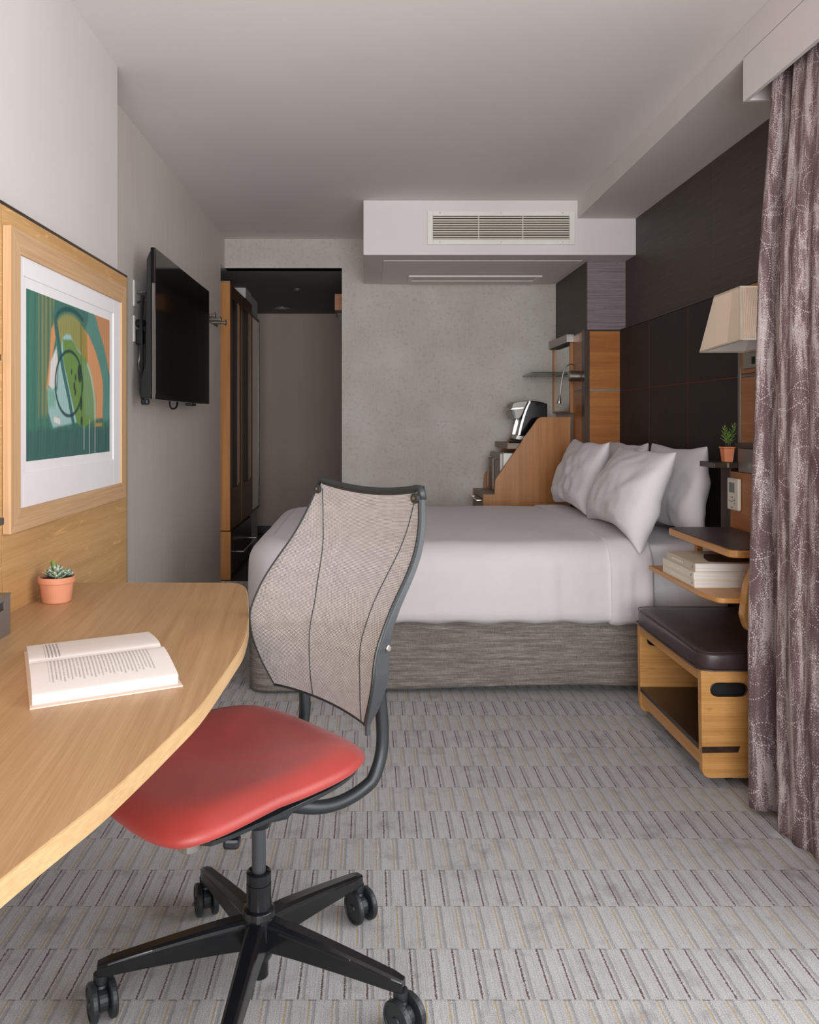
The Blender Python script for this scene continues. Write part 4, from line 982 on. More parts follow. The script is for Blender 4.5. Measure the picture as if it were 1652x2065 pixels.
# pillows
def pillow(y0_, y1_, xb, zb, xt, zt4, T, label, seed, skew=0.0, open_end=False):
    yc = (y0_+y1_)/2; W = (y1_-y0_)/2; up = Vector((xt-xb, 0, zt4-zb)); H = up.length/2; up.normalize()
    c = Vector(((xb+xt)/2, yc, (zb+zt4)/2)); sv = Vector((0, 1, 0)); nn = up.cross(sv).normalized()  # thickness direction
    if nn.x > 0: nn = -nn
    bm = bmesh.new(); n = 34; V = {}
    for side in (1, -1):
        for i in range(n+1):
            for j in range(n+1):
                u = i/n*2-1; v_ = j/n*2-1
                bd_ = i in (0, n) or j in (0, n)
                if side == -1 and bd_: V[(side, i, j)] = V[(1, i, j)]; continue
                pu = u*(1-0.10*(1-v_*v_)*abs(u)**2); pv = v_*(1-0.10*(1-u*u)*abs(v_)**2)
                th = T*(max(0, (1-u*u)*(1-v_*v_)))**0.42*(1+0.22*(-v_))
                wv = noise.noise(Vector((u*2.2+seed, v_*2.2, seed*1.3)))*0.022+noise.noise(Vector((u*6+seed, v_*3, side)))*0.009
                cr = (abs(u)*abs(v_))**2
                wv += noise.noise(Vector((u*3.5+v_*5+seed, v_*1.2-u*2, seed)))*0.007
                wv += noise.noise(Vector((math.atan2(v_, u)*9+seed, (abs(u)+abs(v_))*0.8, 2)))*0.008*cr*4*(1-max(abs(u), abs(v_)))
                p = c+sv*(pu*W)+up*(pv*H)+nn*(side*(th)+wv*(th/T))+Vector((0, 0, noise.noise(Vector((u*2+seed, v_*2, 7)))*0.012))
                if v_ < -0.5: p.z += 0.02*(1-u*u)*(-v_-0.5)
                if p.z < zb+0.0 and p.y > 3.62: p.z = zb
                V[(side, i, j)] = bm.verts.new(p)
    for side in (1, -1):
        for i in range(n):
            for j in range(n):
                f = [V[(side, i, j)], V[(side, i+1, j)], V[(side, i+1, j+1)], V[(side, i, j+1)]]
                bm.faces.new(f if side == 1 else f[::-1])
    o = obj('pillow', bm, M['pillowcase'], None, smooth=True, sub=1, loc=(c.x, c.y, zb))
    props(o, label, 'pillow'); return o
pillow(3.60, 4.32, 1.475, 0.655, 1.508, 1.085, 0.085, 'white pillow against the headboard nearest the bedside shelf', 11.3)
pillow(4.36, 5.08, 1.475, 0.655, 1.508, 1.080, 0.085, 'white pillow at the back on the far side, mostly hidden', 4.7)
p_ = pillow(3.53, 4.33, 1.165, 0.672, 1.345, 1.065, 0.105, 'large white pillow in front, its corner drooping over the near bed edge', 2.1)
for v_ in p_.data.vertices:      # near lower corner droops over the edge
    wy = v_.co.y+p_.location.y; wz = v_.co.z
    if wy < 3.75 and wz < 0.16:
        k = min(1, (3.75-wy)/0.22)*min(1, (0.16-wz)/0.16); v_.co.z -= 0.065*k; v_.co.y -= 0.06*k
pillow(4.36, 5.11, 1.17, 0.684, 1.30, 1.085, 0.095, 'white pillow in front on the far side beside the oak cabinet', 7.9)

# ------------------------------------------------------------------ headboard and pillar cladding
XH = 1.606
hb_ = thing('headboard', 'dark upholstered headboard with red stitched seams behind the pillows', 'headboard', (1.62, 4.3, 0.35))
ys = [3.523, 4.084, 4.645, 5.184]
for a, b in zip(ys, ys[1:]):
    for z0_, z1_ in ((0.35, 1.384), (1.388, 1.770)):
        obj('upholstered_panel', B((XH, XR-0.004, a+0.002, b-0.002, z0_, z1_)), M['headboard'], hb_, bevel=0.003)
for y in ys[1:3]: obj('stitching', B((XH+0.0002, XH+0.004, y-0.002, y+0.002, 0.36, 1.768)), M['seam'], hb_)
obj('stitching', B((XH+0.0004, XH+0.004, ys[0], ys[-1], 1.384, 1.388)), M['seam'], hb_)
obj('top_strip', B((XH-0.002, XR-0.0045, 2.0, 5.184, 1.771, 1.7755)), M['wenge_y'], hb_)
obj('end_sheen_strip', B((XH-0.004, XH+0.02, 3.500, 3.522, 0.6, 1.77)), M['metalgrey'], hb_, bevel=0.002)  # grey strip added to imitate the sheen on the headboard's fabric end
cl2 = thing('pillar_cladding', 'amber oak boards wrapped round the corner pillar behind the bed', 'panelling', (1.5, 5.2, 0.35))
for z0_, z1_ in ((0.35, 1.384), (1.397, 1.765)):
    obj('board', B((1.412, 1.604, 5.176, 5.1855, z0_, z1_)), M['orange_x'], cl2, bevel=0.001)
    obj('board', B((1.390, 1.3975, 5.245, 5.50, z0_, z1_)), M['orange_y'], cl2, bevel=0.001)
obj('corner_post', B((1.379, 1.411, 5.172, 5.243, 0.35, 1.7755)), M['wenge_z'], cl2, bevel=0.002)
obj('metal_inlay', B((1.412, 1.604, 5.180, 5.1855, 1.385, 1.396)), M['metalgrey'], cl2)
obj('metal_inlay', B((1.393, 1.3975, 5.245, 5.50, 1.385, 1.396)), M['metalgrey'], cl2)
obj('cap_strip', B((1.379, 1.604, 5.170, 5.1855, 1.766, 1.7755)), M['wenge_y'], cl2)

# mirror with light on the pillar side
wm = thing('vanity_mirror', 'oak framed mirror with a steel light bar on the pillar above the coffee station', 'mirror', (1.385, 5.77, 1.25))
obj('mirror_frame', B((1.374, 1.397, 5.515, 5.545, 1.25, 1.77), (1.374, 1.397, 6.015, 6.045, 1.25, 1.77), (1.374, 1.397, 5.545, 6.015, 1.25, 1.262)), M['orange_z'], wm)
obj('mirror_glass', B((1.384, 1.388, 5.545, 6.015, 1.262, 1.74)), M['mirror'], wm)
lb = obj('light_bar', B((1.345, 1.397, 5.50, 6.045, 1.725, 1.78)), M['steel'], wm, bevel=0.002)
obj('diffuser', B((1.350, 1.380, 5.53, 6.02, 1.719, 1.725)), M['lampdark'], lb)
gs = thing('glass_shelf', 'clear glass shelf in front of the vanity mirror', 'shelf', (1.25, 5.8, 1.52))
sh_pts = [(1.113, 5.53), (1.373, 5.53), (1.373, 6.049), (1.155, 6.049)]
obj('shelf_glass', prism(sh_pts, 'xy', 1.5185, 1.5265), M['glass'], gs)
obj('glass_edge', B((1.113, 1.373, 5.5275, 5.5298, 1.5185, 1.5265)), M['glassedge'], gs)
obj('glass_edge', prism([(1.113, 5.53), (1.1105, 5.53), (1.1525, 6.049), (1.155, 6.049)], 'xy', 1.5185, 1.5265), M['glassedge'], gs)
rd = thing('reading_light', 'brushed steel reading light with a curved flexible neck on the pillar', 'lamp', (1.38, 5.30, 1.46))
obj('lamp_body', lathe([(0.034, 0), (0.036, 0.002), (0.036, 0.070), (0.033, 0.076), (0.010, 0.078)], (1.390, 5.32, 1.487), (-1, 0, 0), 28), M['steel'], rd)
obj('switch', lathe([(0.009, 0), (0.009, 0.004)], (1.312, 5.314, 1.468), (-1, 0, 0), 12), M['chrome'], rd)
nk = spline([(1.345, 5.30, 1.523), (1.345, 5.29, 1.548), (1.325, 5.285, 1.562), (1.295, 5.28, 1.553), (1.272, 5.28, 1.515), (1.258, 5.28, 1.45), (1.250, 5.28, 1.385), (1.247, 5.28, 1.360)], 6)
obj('flexible_neck', tube(nk, 0.0045, 10), M['steel'], rd, smooth=True)
obj('lamp_head', lathe([(0.005, 0.0), (0.007, 0.010), (0.013, 0.040), (0.014, 0.056), (0.011, 0.058)], (1.247, 5.28, 1.362), (-0.12, 0, -1), 20), M['steel'], rd, smooth=False)

# ------------------------------------------------------------------ coffee station behind the bed
cs_ = thing('coffee_station', 'oak cabinet with a stepped sloping side behind the far side of the bed', 'cabinet', (1.1, 5.75, 0))
def XD(px, D): return (px-742)*D/1640
def ZD(py, D): return 1.2-(py-847)*D/1640
D5 = 5.52
outl = [(1.372, 1.22), (XD(1086, D5), 1.22), (XD(998, D5), ZD(968, D5)), (XD(997, D5), ZD(997, D5)), (XD(974, D5), ZD(997, D5)), (XD(974, D5), 0), (1.372, 0)]
op = roundpoly(outl, [0, 0.05, 0.03, 0, 0, 0, 0])
obj('side_panel', prism(op, 'xz', 5.505, 5.53), M['orange_z'], cs_, bevel=0.0015)
obj('side_panel', prism(op, 'xz', 6.02, 6.045), M['orange_z'], cs_, bevel=0.0015)
obj('counter', prism([(0.95, 5.535), (1.372, 5.535), (1.372, 6.015), (0.94, 6.015)], 'xy', 1.003, 1.042), M['taupe_wood'], cs_, bevel=0.002)
obj('lower_step', B((0.785, 1.372, 5.532, 6.018, 0.66, 0.697)), M['taupe_wood'], cs_, bevel=0.002)
dd = obj('drawer', B((0.783, 0.80, 5.535, 6.015, 0.45, 0.655)), M['taupe_wood'], cs_, bevel=0.002)
obj('handle', tube([(0.783, 5.60, 0.645), (0.755, 5.60, 0.645), (0.755, 5.95, 0.645), (0.783, 5.95, 0.645)], 0.005, 8), M['chrome'], dd)
obj('back_board', B((1.35, 1.372, 5.532, 6.018, 0.70, 1.0)), M['orange_y'], cs_)
mf = thing('mini_fridge', 'small white fridge with upright chrome bars under the coffee counter', 'fridge', (1.1, 5.77, 0.698))
obj('fridge_body', B((0.925, 1.32, 5.56, 5.99, 0.699, 0.972)), M['whiteplastic'], mf, bevel=0.004)
fd = obj('fridge_door', B((0.902, 0.924, 5.56, 5.99, 0.699, 0.972)), M['metalgrey'], mf, bevel=0.003)
for y in (5.66, 5.90):
    obj('handle', tube([(0.903, y, 0.93), (0.875, y, 0.93), (0.875, y, 0.72), (0.903, y, 0.72)], 0.007, 8), M['chrome'], fd)
# coffee machine (profile in the xz plane)
cm_ = thing('coffee_machine', 'black and silver single-cup coffee machine on the counter behind the bed', 'coffee machine', (1.13, 5.75, 1.042))
def cp(zx, zy): px = 940+zx/4.72; py = 640+zy/4.72; return (XD(px, 5.75), ZD(py, 5.75)+0.002)
obj('housing', prism(spline([cp(575, 800), cp(660, 806), cp(742, 828)], 4)+[cp(742, 1000), cp(735, 1130), cp(480, 1130)]+spline([cp(478, 1118), cp(500, 1030), cp(530, 920), cp(566, 810)], 4), 'xz', 5.64, 5.86), M['black_gloss'], cm_, bevel=0.006)
def band_pts():
    a = spline([cp(572, 800), cp(530, 890), cp(500, 980), cp(478, 1060), cp(466, 1120)], 5)
    b = spline([cp(485, 1120), cp(498, 1060), cp(520, 980), cp(548, 890), cp(584, 806)], 5)
    return a+b
obj('silver_band', prism(band_pts(), 'xz', 5.630, 5.645), M['chrome'], cm_, label='curved silver side band')
obj('silver_band', prism(band_pts(), 'xz', 5.855, 5.870), M['chrome'], cm_)
obj('brew_head', prism(spline([cp(422, 822), cp(460, 808), cp(520, 800), cp(570, 800)], 3)+spline([cp(545, 850), cp(515, 920), cp(490, 965)], 3)+spline([cp(440, 975), cp(422, 940), cp(410, 880), cp(422, 822)], 3)[:-1], 'xz', 5.65, 5.85), M['metalgrey'], cm_, bevel=0.005)
obj('lid_handle', prism([cp(388, 882), cp(420, 866), cp(520, 858), cp(520, 874), cp(425, 886)], 'xz', 5.63, 5.87), M['chrome'], cm_, bevel=0.002)
obj('head_nose', prism([cp(408, 890), cp(432, 890), cp(448, 975), cp(428, 968)], 'xz', 5.645, 5.855), M['black_gloss'], cm_, bevel=0.002)
obj('base', prism([cp(462, 1120), cp(560, 1120), cp(600, 1165), cp(445, 1165)], 'xz', 5.65, 5.85), M['steel'], cm_, bevel=0.002)
obj('foot', B((cp(440, 0)[0], cp(735, 0)[0], 5.64, 5.86, 1.0423, 1.055)), M['black_plastic'], cm_, bevel=0.003)
cab = tube(spline([(0.985, 5.66, 1.048), (1.03, 5.62, 1.050), (1.00, 5.70, 1.068), (1.05, 5.60, 1.058), (1.08, 5.63, 1.05)], 6), 0.006, 8)
obj('power_cord', cab, M['black_plastic'], cm_, smooth=True)

# ------------------------------------------------------------------ right-hand bedside wall unit
wsn = thing('bedside_wall_board', 'amber oak board on the wall beside the headboard with a thin metal inlay', 'panelling', (1.62, 2.8, 0.5))
for z0_, z1_ in ((0.02, 1.382), (1.398, 1.768)):
    obj('board', B((1.604, XR-0.0005, 2.0, 3.497, z0_, z1_)), M['orange_y'], wsn, bevel=0.001)
obj('metal_inlay', B((1.608, XR-0.0005, 2.0, 3.497, 1.384, 1.396)), M['metalgrey'], wsn)
# lamp
sl = thing('wall_lamp', 'wall lamp with a square pleated cream shade beside the curtain', 'lamp', (1.60, 3.2, 1.40))
bp_ = obj('back_plate', B((1.594, 1.604, 3.26, 3.455, 1.416, 1.60)), M['steel'], sl, bevel=0.002)
obj('switch_slot', B((1.592, 1.5945, 3.35, 3.375, 1.432, 1.462)), M['lampdark'], bp_)
obj('arm', tube([(1.595, 3.32, 1.56), (1.50, 3.25, 1.575), (1.50, 3.20, 1.60)], 0.007, 10), M['steel'], sl)
obj('lamp_holder', lathe([(0.018, 0), (0.018, 0.05), (0.012, 0.052)], (1.50, 3.18, 1.585), (0, 0, 1), 18), M['steel'], sl)
bz, tz = 1.487, 1.695
bot = [Vector((1.325, 2.885, bz)), Vector((1.400, 3.425, bz)), Vector((1.585, 3.425, bz)), Vector((1.60, 2.885, bz))]
top = [Vector((1.385, 3.02, tz)), Vector((1.392, 3.262, tz)), Vector((1.575, 3.262, tz)), Vector((1.59, 3.02, tz))]
sides = ((0, 1), (3, 0), (1, 2), (2, 3))
bm = bmesh.new(); uvl = bm.loops.layers.uv.new('UVMap')
for a, b in sides:
    n = int((bot[a]-bot[b]).length/0.0075)
    nrm_ = (bot[b]-bot[a]).cross(Vector((0, 0, 1))).normalized()
    for k in range(n):
        t0, t1, tm = k/n, (k+1)/n, (k+0.5)/n
        def rowp(t, o_): return (bot[a].lerp(bot[b], t)+nrm_*o_, top[a].lerp(top[b], t)+nrm_*o_)
        p0_, p1_, pm_ = rowp(t0, 0), rowp(t1, 0), rowp(tm, 0.0022)
        for (l0, l1), (uA, uB) in (((p0_, pm_), (0, 0.5)), ((pm_, p1_), (0.5, 1.0))):
            f = bm.faces.new([bm.verts.new(x) for x in (l0[0], l1[0], l1[1], l0[1])])
            for l, uv_ in zip(f.loops, ((uA, 0), (uB, 0), (uB, 1), (uA, 1))): l[uvl].uv = uv_
sh = obj('lamp_shade', bm, M['shade'], sl)
bm = bmesh.new()
for a, b in sides:
    for q_ in (bot, top): add_tube(bm, [q_[a], q_[b]], 0.0035, 6)
for k in range(4): add_tube(bm, [bot[k], top[k]], 0.003, 6)
obj('shade_binding', bm, M['shadetrim'], sh)
inner = [p.lerp(Vector((1.49, 3.15, p.z)), 0.14) for p in bot]; innt = [p.lerp(Vector((1.49, 3.15, p.z)), 0.14) for p in top]
bm = bmesh.new()
for a, b in sides: bm.faces.new([bm.verts.new(x) for x in (inner[a], inner[b], innt[b], innt[a])])
obj('shade_lining', bm, M['whiteplastic'], sh)
# bedside unit with two trays
bu = thing('bedside_unit', 'oak bedside unit with two cantilevered trays beside the bed', 'bedside table', (1.5, 3.0, 0.5))
XU = 1.494
obj('unit_panel', B((XU, 1.6035, 2.45, 3.350, 0.50, 0.99)), M['orange_y'], bu, bevel=0.001)
obj('edge_post', B((XU-0.001, 1.6035, 3.352, 3.44, 0.50, 1.005)), M['wenge_z'], bu, bevel=0.002)
obj('metal_plate', B((XU-0.002, 1.6035, 2.45, 3.276, 0.992, 1.086)), M['metalgrey'], bu, bevel=0.002)
obj('dark_cap', B((XU-0.004, 1.6035, 2.45, 3.30, 1.088, 1.108)), M['wenge_y'], bu, bevel=0.002)
obj('plant_shelf', B((1.395, 1.6035, 3.278, 3.420, 1.006, 1.028)), M['wenge_y'], bu, bevel=0.002)
obj('shelf_pin', B((1.448, 1.456, 3.2765, 3.279, 1.008, 1.026)), M['chrome'], bu)
# upper tray
ut = roundpoly([(1.225, 2.765), (1.245, 2.745), (XU-0.001, 2.745), (XU-0.001, 3.352), (1.225, 3.352)], [0.03, 0.03, 0, 0, 0.06], 8)
tr_ = obj('upper_tray', prism(ut, 'xy', 0.733, 0.758), M['honey_y'], bu, bevel=0.004, seg=3)
ut2 = roundpoly([(1.234, 2.775), (1.252, 2.756), (XU-0.002, 2.756), (XU-0.002, 3.343), (1.234, 3.343)], [0.03, 0.03, 0, 0, 0.055], 8)
obj('leather_inlay', prism(ut2, 'xy', 0.757, 0.7605), M['leathertop'], tr_, label='dark leather top')
lt = roundpoly([(1.139, 2.80), (1.162, 2.690), (XU-0.001, 2.690), (XU-0.001, 3.305), (1.139, 3.305)], [0.05, 0.03, 0, 0, 0.01], 8)
obj('lower_tray', prism(lt, 'xy', 0.592, 0.610), M['honey_y'], bu, bevel=0.004, seg=3)
ep = roundpoly([(1.286, 0.772), (1.236, 0.66), (1.2235, 0.56), (1.240, 0.505), (1.50, 0.500), (1.50, 0.772)], [0.02, 0.06, 0.02, 0.03, 0, 0], 6)
obj('end_bracket', prism(ep, 'xz', 2.650, 2.688), M['honey_x'], bu, bevel=0.004, seg=3)
obj('tray_post', B((1.335, 1.36, 3.30, 3.325, 0.612, 0.732)), M['honey_x'], bu, bevel=0.002)
# remote on the panel
rm = thing('wall_remote', 'white remote control with a grey display clipped on the bedside panel', 'remote', (XU-0.006, 3.30, 0.835))
b0_, b1_ = 3.248, 3.346; rz0, rz1 = 0.835, 0.964
obj('remote_case', B((XU-0.016, XU-0.001, b0_, b1_, rz0, rz1)), M['cream'], rm, bevel=0.005, seg=3)
obj('display', B((XU-0.0172, XU-0.0155, b0_+0.030, b1_-0.020, rz1-0.058, rz1-0.018)), M['greyprint'], rm)
for (y, z, s_) in ((3.300, 0.887, 0.006), (3.300, 0.871, 0.005), (3.322, 0.871, 0.004), (3.278, 0.876, 0.004), (3.278, 0.862, 0.004), (3.300, 0.846, 0.007)):
    obj('button', B((XU-0.0172, XU-0.0155, y-s_, y+s_, z-0.0025, z+0.0025)), M['greyprint'], rm)
# small plant
pc2 = Vector((1.474, 3.335, 1.0285))
pp_ = thing('potted_plant', 'little square terracotta pot with a leafy green succulent above the bedside unit', 'plant', pc2)
def frus(bm, c, a, b, z0_, z1_):
    v = [bm.verts.new((c.x+sx*r, c.y+sy*r, c.z+z)) for r, z in ((a, z0_), (b, z1_)) for sx, sy in ((-1, -1), (1, -1), (1, 1), (-1, 1))]
    for f in ((0,1,2,3),(4,7,6,5),(0,4,5,1),(1,5,6,2),(2,6,7,3),(3,7,4,0)): bm.faces.new([v[i] for i in f])
bm = bmesh.new(); frus(bm, pc2, 0.0165, 0.0215, 0, 0.055); frus(bm, pc2, 0.0245, 0.0245, 0.0552, 0.062)
obj('pot', bm, M['terracotta2'], pp_, bevel=0.0015)
bm = bmesh.new(); frus(bm, pc2, 0.021, 0.021, 0.0622, 0.0635); obj('soil', bm, M['soil'], pp_)
for (dx, dy, hh, tl) in ((-0.004, 0, 0.075, -0.10), (0.012, 0.004, 0.085, 0.22), (0.0, -0.008, 0.05, 0.05)):
    bt = pc2+Vector((dx, dy, 0.062)); tp_ = bt+Vector((hh*tl, 0, hh))
    stm = obj('stem', tube([bt, bt.lerp(tp_, 0.5), tp_], 0.0018, 6), M['stem'], pp_)
    for k in range(16):
        t = 0.30+0.70*k/15; a = k*2.4; e = 0.25+0.9*(t-0.3)
        d = Vector((math.cos(a)*math.cos(e), math.sin(a)*math.cos(e), math.sin(e))); bm = bmesh.new()
        leaf_bm(bm, bt.lerp(tp_, t), d, Vector((0, 0, 1)), 0.024*(1.15-0.45*t), 0.0045, 0.003, 0.15, 4)
        obj('leaf', bm, M['leaf2'], stm, smooth=True)
# books on the lower tray
def hbook(x0_, x1_, y0_, y1_, z0_, h, cov, label, extra=None):
    t = thing('hardback_book', label, 'book', ((x0_+x1_)/2, (y0_+y1_)/2, z0_), 'books on the bedside tray'); del t['group']
    bm = B((x0_, x1_, y0_, y1_, z0_, z0_+0.0028), (x0_, x1_, y0_, y1_, z0_+h-0.0028, z0_+h), (x0_, x0_+0.003, y0_, y1_, z0_+0.0028, z0_+h-0.0028))
    obj('cover', bm, cov, t, bevel=0.0006)
    obj('pages', B((x0_+0.003, x1_-0.004, y0_+0.004, y1_-0.004, z0_+0.0028, z0_+h-0.0028)), M['pages'], t)
    obj('spine_mark', B((x0_-0.0006, x0_+0.0002, y0_+0.018, y0_+0.026, z0_+h*0.35, z0_+h*0.65)), M['greyprint'], t)
    for k in range(7): obj('spine_lettering', B((x0_-0.0005, x0_+0.0002, y0_+0.11+k*0.016, y0_+0.119+k*0.016, z0_+h*0.38, z0_+h*0.62)), M['cream'], t)
    return t
hbook(1.148, 1.40, 2.858, 3.165, 0.6103, 0.0275, M['bookcream'], 'cream hardback at the bottom of the stack on the bedside tray')
hbook(1.146, 1.40, 2.860, 3.160, 0.6381, 0.0270, M['bookcream'], 'cream hardback in the middle of the stack on the bedside tray')
tb_ = hbook(1.150, 1.41, 2.858, 3.130, 0.6654, 0.0300, M['booktaupe'], 'taupe hardback with a dark cover picture on top of the stack')
obj('cover_picture', prism(roundpoly([(1.21, 2.89), (1.39, 2.89), (1.39, 3.05), (1.27, 3.07), (1.23, 2.98)], 0.02), 'xy', 0.6954, 0.6958), M['leather'], tb_, label='dark photograph printed on the cover')

# ------------------------------------------------------------------ luggage bench
be = thing('luggage_bench', 'low oak bench with a dark leather cushion beside the bed', 'bench', (1.33, 2.96, 0))
def endpanel(y0_, y1_):
    hole = roundpoly([(1.116, 0.300), (1.236, 0.300), (1.236, 0.343), (1.116, 0.343)], 0.0214, 8)
    out_ = roundpoly([(1.0905, 0.034), (1.58, 0.034), (1.58, 0.384), (1.0855, 0.384)], [0.03, 0.03, 0.004, 0.004], 6)
    bm = bmesh.new()
    for y in (y0_, y1_):
        ov = [bm.verts.new((p[0], y, p[1])) for p in out_]; hv = [bm.verts.new((p[0], y, p[1])) for p in hole]
        ed = [bm.edges.new((L_[i], L_[(i+1) % len(L_)])) for L_ in (ov, hv) for i in range(len(L_))]
        bmesh.ops.triangle_fill(bm, use_beauty=True, edges=ed)
        if y == y0_: A_, B_ = ov, hv
        else:
            for L0, L1 in ((A_, ov), (B_, hv)):
                for i in range(len(L0)): bm.faces.new((L0[i], L0[(i+1) % len(L0)], L1[(i+1) % len(L1)], L1[i]))
    obj('end_panel', bm, M['honey_x'], be)
endpanel(2.650, 2.676); endpanel(3.250, 3.276)
for y0_, y1_, yb_ in ((2.652, 2.674, 2.674), (3.252, 3.274, 3.274)):
    hl = prism(roundpoly([(1.117, 0.301), (1.235, 0.301), (1.235, 0.342), (1.117, 0.342)], 0.0208, 8), 'xz', y0_+0.004, yb_-0.003)
    obj('handhold_liner', hl, M['black_plastic'], be)
    R = spline([(1.117, 0.3215), (1.1235, 0.336), (1.138, 0.342), (1.176, 0.342), (1.214, 0.342), (1.229, 0.336), (1.235, 0.3215), (1.229, 0.307), (1.214, 0.301), (1.176, 0.301), (1.138, 0.301), (1.1235, 0.307), (1.117, 0.3215)], 3)
    obj('handhold_rim', tube([(x, y0_-0.002, z) for x, z in R], 0.0025, 6), M['black_plastic'], be)
obj('top_rail', B((1.087, 1.107, 2.677, 3.249, 0.346, 0.384)), M['honey_y'], be, bevel=0.002)
obj('seat_board', B((1.108, 1.58, 2.677, 3.249, 0.366, 0.384)), M['honey_y'], be)
obj('lower_shelf', B((1.088, 1.58, 2.677, 3.249, 0.116, 0.134)), M['wenge_y'], be, bevel=0.002, label='dark stained lower shelf')
obj('lower_apron', B((1.094, 1.112, 2.677, 3.249, 0.066, 0.115)), M['honey_y'], be, bevel=0.002)
obj('back_panel', B((1.562, 1.58, 2.677, 3.249, 0.135, 0.365)), M['honey_y'], be)
obj('inlay', prism([(1.0885, 0.116), (1.205, 0.118), (1.212, 0.137), (1.0885, 0.135)], 'xz', 2.6465, 2.6498), M['wenge_y'], be, label='dark inlay strip')
for x, y in ((1.20, 2.72), (1.48, 2.72), (1.20, 3.21), (1.48, 3.21)):
    bm = bmesh.new(); add_lathe(bm, [(0.024, -0.012), (0.027, -0.009), (0.027, 0.009), (0.024, 0.012)], (x, y, 0.0275), (1, 0.2, 0), 20)
    w1 = obj('caster', bm, M['black_plastic'], be)
# cushion
cu = thing('bench_cushion', 'dark brown leather cushion on the low bench', 'cushion', (1.33, 2.96, 0.385))
cx0, cx1, cy0, cy1 = 1.073, 1.585, 2.632, 3.290
def cush():
    bm = bmesh.new(); n = 30; R = {}
    def sq(u, v_, e):  # nearly square outline with rounded corners
        p = 10.0; m_ = (abs(u)**p+abs(v_)**p)**(1/p) if (u or v_) else 1; k = max(abs(u), abs(v_))/m_ if m_ else 1
        return u*k, v_*k
    for s_ in (0, 1):
        for i in range(n+1):
            for j in range(n+1):
                u = i/n*2-1; v_ = j/n*2-1; a, b = sq(u, v_, 0); m_ = max(abs(u), abs(v_))
                x = (cx0+cx1)/2+a*(cx1-cx0)/2; y = (cy0+cy1)/2+b*(cy1-cy0)/2
                z = 0.386 if s_ == 0 else 0.446+0.014*(1-m_**2)+noise.noise(Vector((x*6, y*6, 1)))*0.003-0.006*max(0, (m_-0.93)/0.07)
                R[(s_, i, j)] = bm.verts.new((x, y, z))
    for s_ in (0, 1):
        for i in range(n):
            for j in range(n): bm.faces.new((R[(s_, i, j)], R[(s_, i+1, j)], R[(s_, i+1, j+1)], R[(s_, i, j+1)]))
    bnd = [(i, 0) for i in range(n)]+[(n, j) for j in range(n)]+[(i, n) for i in range(n, 0, -1)]+[(0, j) for j in range(n, 0, -1)]
    for k in range(len(bnd)):
        a, b = bnd[k], bnd[(k+1) % len(bnd)]; bm.faces.new((R[(0,)+a], R[(0,)+b], R[(1,)+b], R[(1,)+a]))
    obj('cushion_cover', bm, M['leather'], cu, smooth=True, bevel=0.008, seg=3)
    ring = [R_ for R_ in []]
cush()
def cring(z, r, name, i=0.0):
    rp = roundpoly([(cx0+i, cy0+i), (cx1-i, cy0+i), (cx1-i, cy1-i), (cx0+i, cy1-i)], 0.05, 6)
    pts_ = [(x, y, z) for x, y in rp]; obj(name, tube(pts_+[pts_[0]], r, 6), M['leather'], cu, smooth=True)
cring(0.389, 0.003, 'piping')
cring(0.4450, 0.0018, 'seam_piping', 0.006)
rp = roundpoly([(cx0+0.016, cy0+0.016), (cx1-0.016, cy0+0.016), (cx1-0.016, cy1-0.016), (cx0+0.016, cy1-0.016)], 0.03, 6)

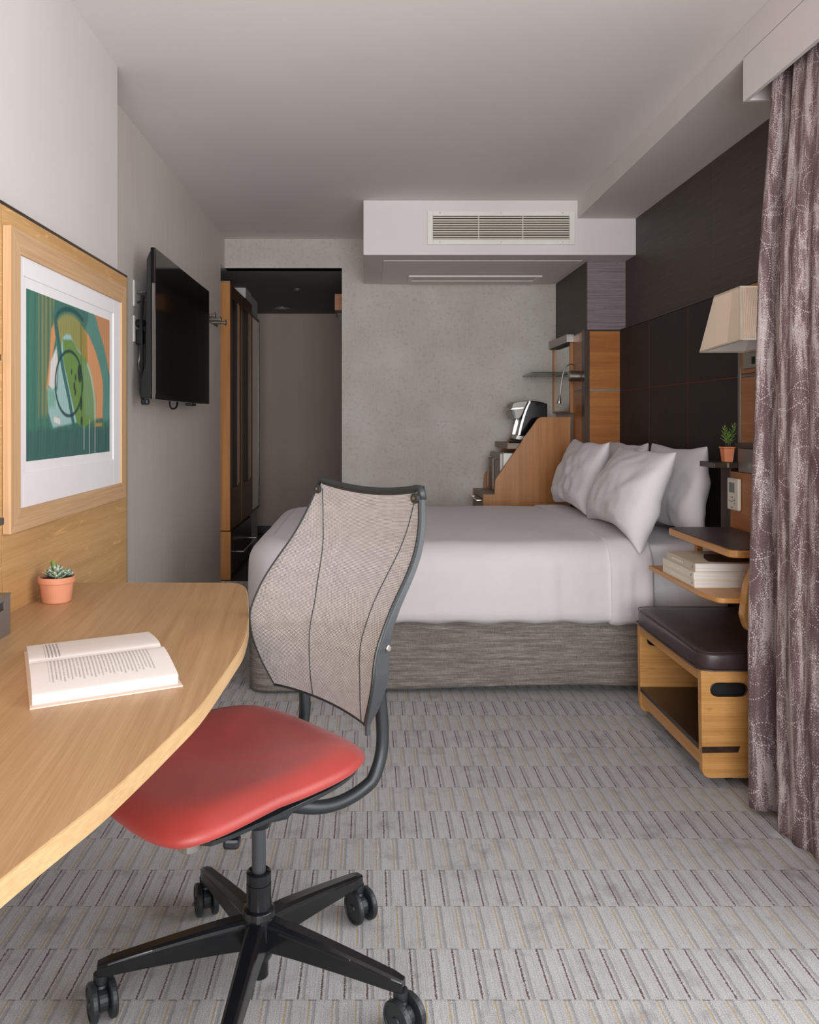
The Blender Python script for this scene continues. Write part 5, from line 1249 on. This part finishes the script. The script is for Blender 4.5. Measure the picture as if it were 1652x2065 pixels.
# ------------------------------------------------------------------ curtain
XFAR = [(0, 1.335), (0.05, 1.318), (0.3, 1.252), (0.55, 1.215), (0.8, 1.180), (1.0, 1.166)]
plan = [(0.17, 0.10), (0.09, 0.06), (0.03, 0.03), (0.0, 0.0), (0.026, -0.028), (0.062, -0.036), (0.125, -0.055), (0.10, -0.088), (0.03, -0.12), (0.016, -0.15), (0.028, -0.20), (0.042, -0.245), (0.052, -0.29), (0.12, -0.32), (0.09, -0.36), (0.03, -0.40), (0.03, -0.46), (0.07, -0.52), (0.13, -0.54), (0.06, -0.60), (0.03, -0.67), (0.10, -0.72), (0.14, -0.75)]
fine = spline(plan, 12)
arc_ = [0]
for a, b in zip(fine, fine[1:]): arc_.append(arc_[-1]+math.hypot(a[0]-b[0], a[1]-b[1]))
NV = 90
def curt(i, j):
    h = j/NV; z = 2.43-h*(2.43-0.018); px_, py_ = fine[i]; s_ = arc_[i]
    amp = 0.62+0.38*h
    x = interp(XFAR, h)+px_*amp
    y = 2.655-0.175*h+py_*(0.86+0.14*h)
    rip = 0.0055*math.sin(s_*74+1.2*math.sin(h*3))*(0.4+0.6*math.sin(min(1, h*1.2)*math.pi*0.5))
    if h < 0.09: rip += 0.012*math.sin(s_*52)*(1-h/0.09)*0.7
    rip += noise.noise(Vector((s_*9, h*2.4, 5)))*0.016*min(1, h*3)
    z2 = z+(0.004*math.sin(s_*9) if j == NV else 0)
    if h < 0.10: x = max(x, 1.309)
    return (x+rip if h > 0.08 else max(1.308, x+rip), y+0.5*rip, z2)
cu_t = thing('curtain', 'floor-length mauve patterned curtain with white dotted swirls at the right', 'curtain', (1.3, 2.3, 0.018))
bm = bmesh.new(); uvl = bm.loops.layers.uv.new('UVMap')
V = [[bm.verts.new(curt(i, j)) for j in range(NV+1)] for i in range(len(fine))]
for i in range(len(fine)-1):
    for j in range(NV):
        f = bm.faces.new((V[i][j], V[i+1][j], V[i+1][j+1], V[i][j+1]))
        for l, (a, b) in zip(f.loops, ((i, j), (i+1, j), (i+1, j+1), (i, j+1))): l[uvl].uv = (arc_[a]*1.15, 2.42*(1-b/NV))
o = obj('curtain_cloth', bm, M['curtain'], cu_t, smooth=True)
m_ = o.modifiers.new('thick', 'SOLIDIFY'); m_.thickness = 0.002
obj('curtain_track', B((1.36, 1.40, -1.4, 2.70, 2.425, 2.4345)), M['whiteplastic'], cu_t)
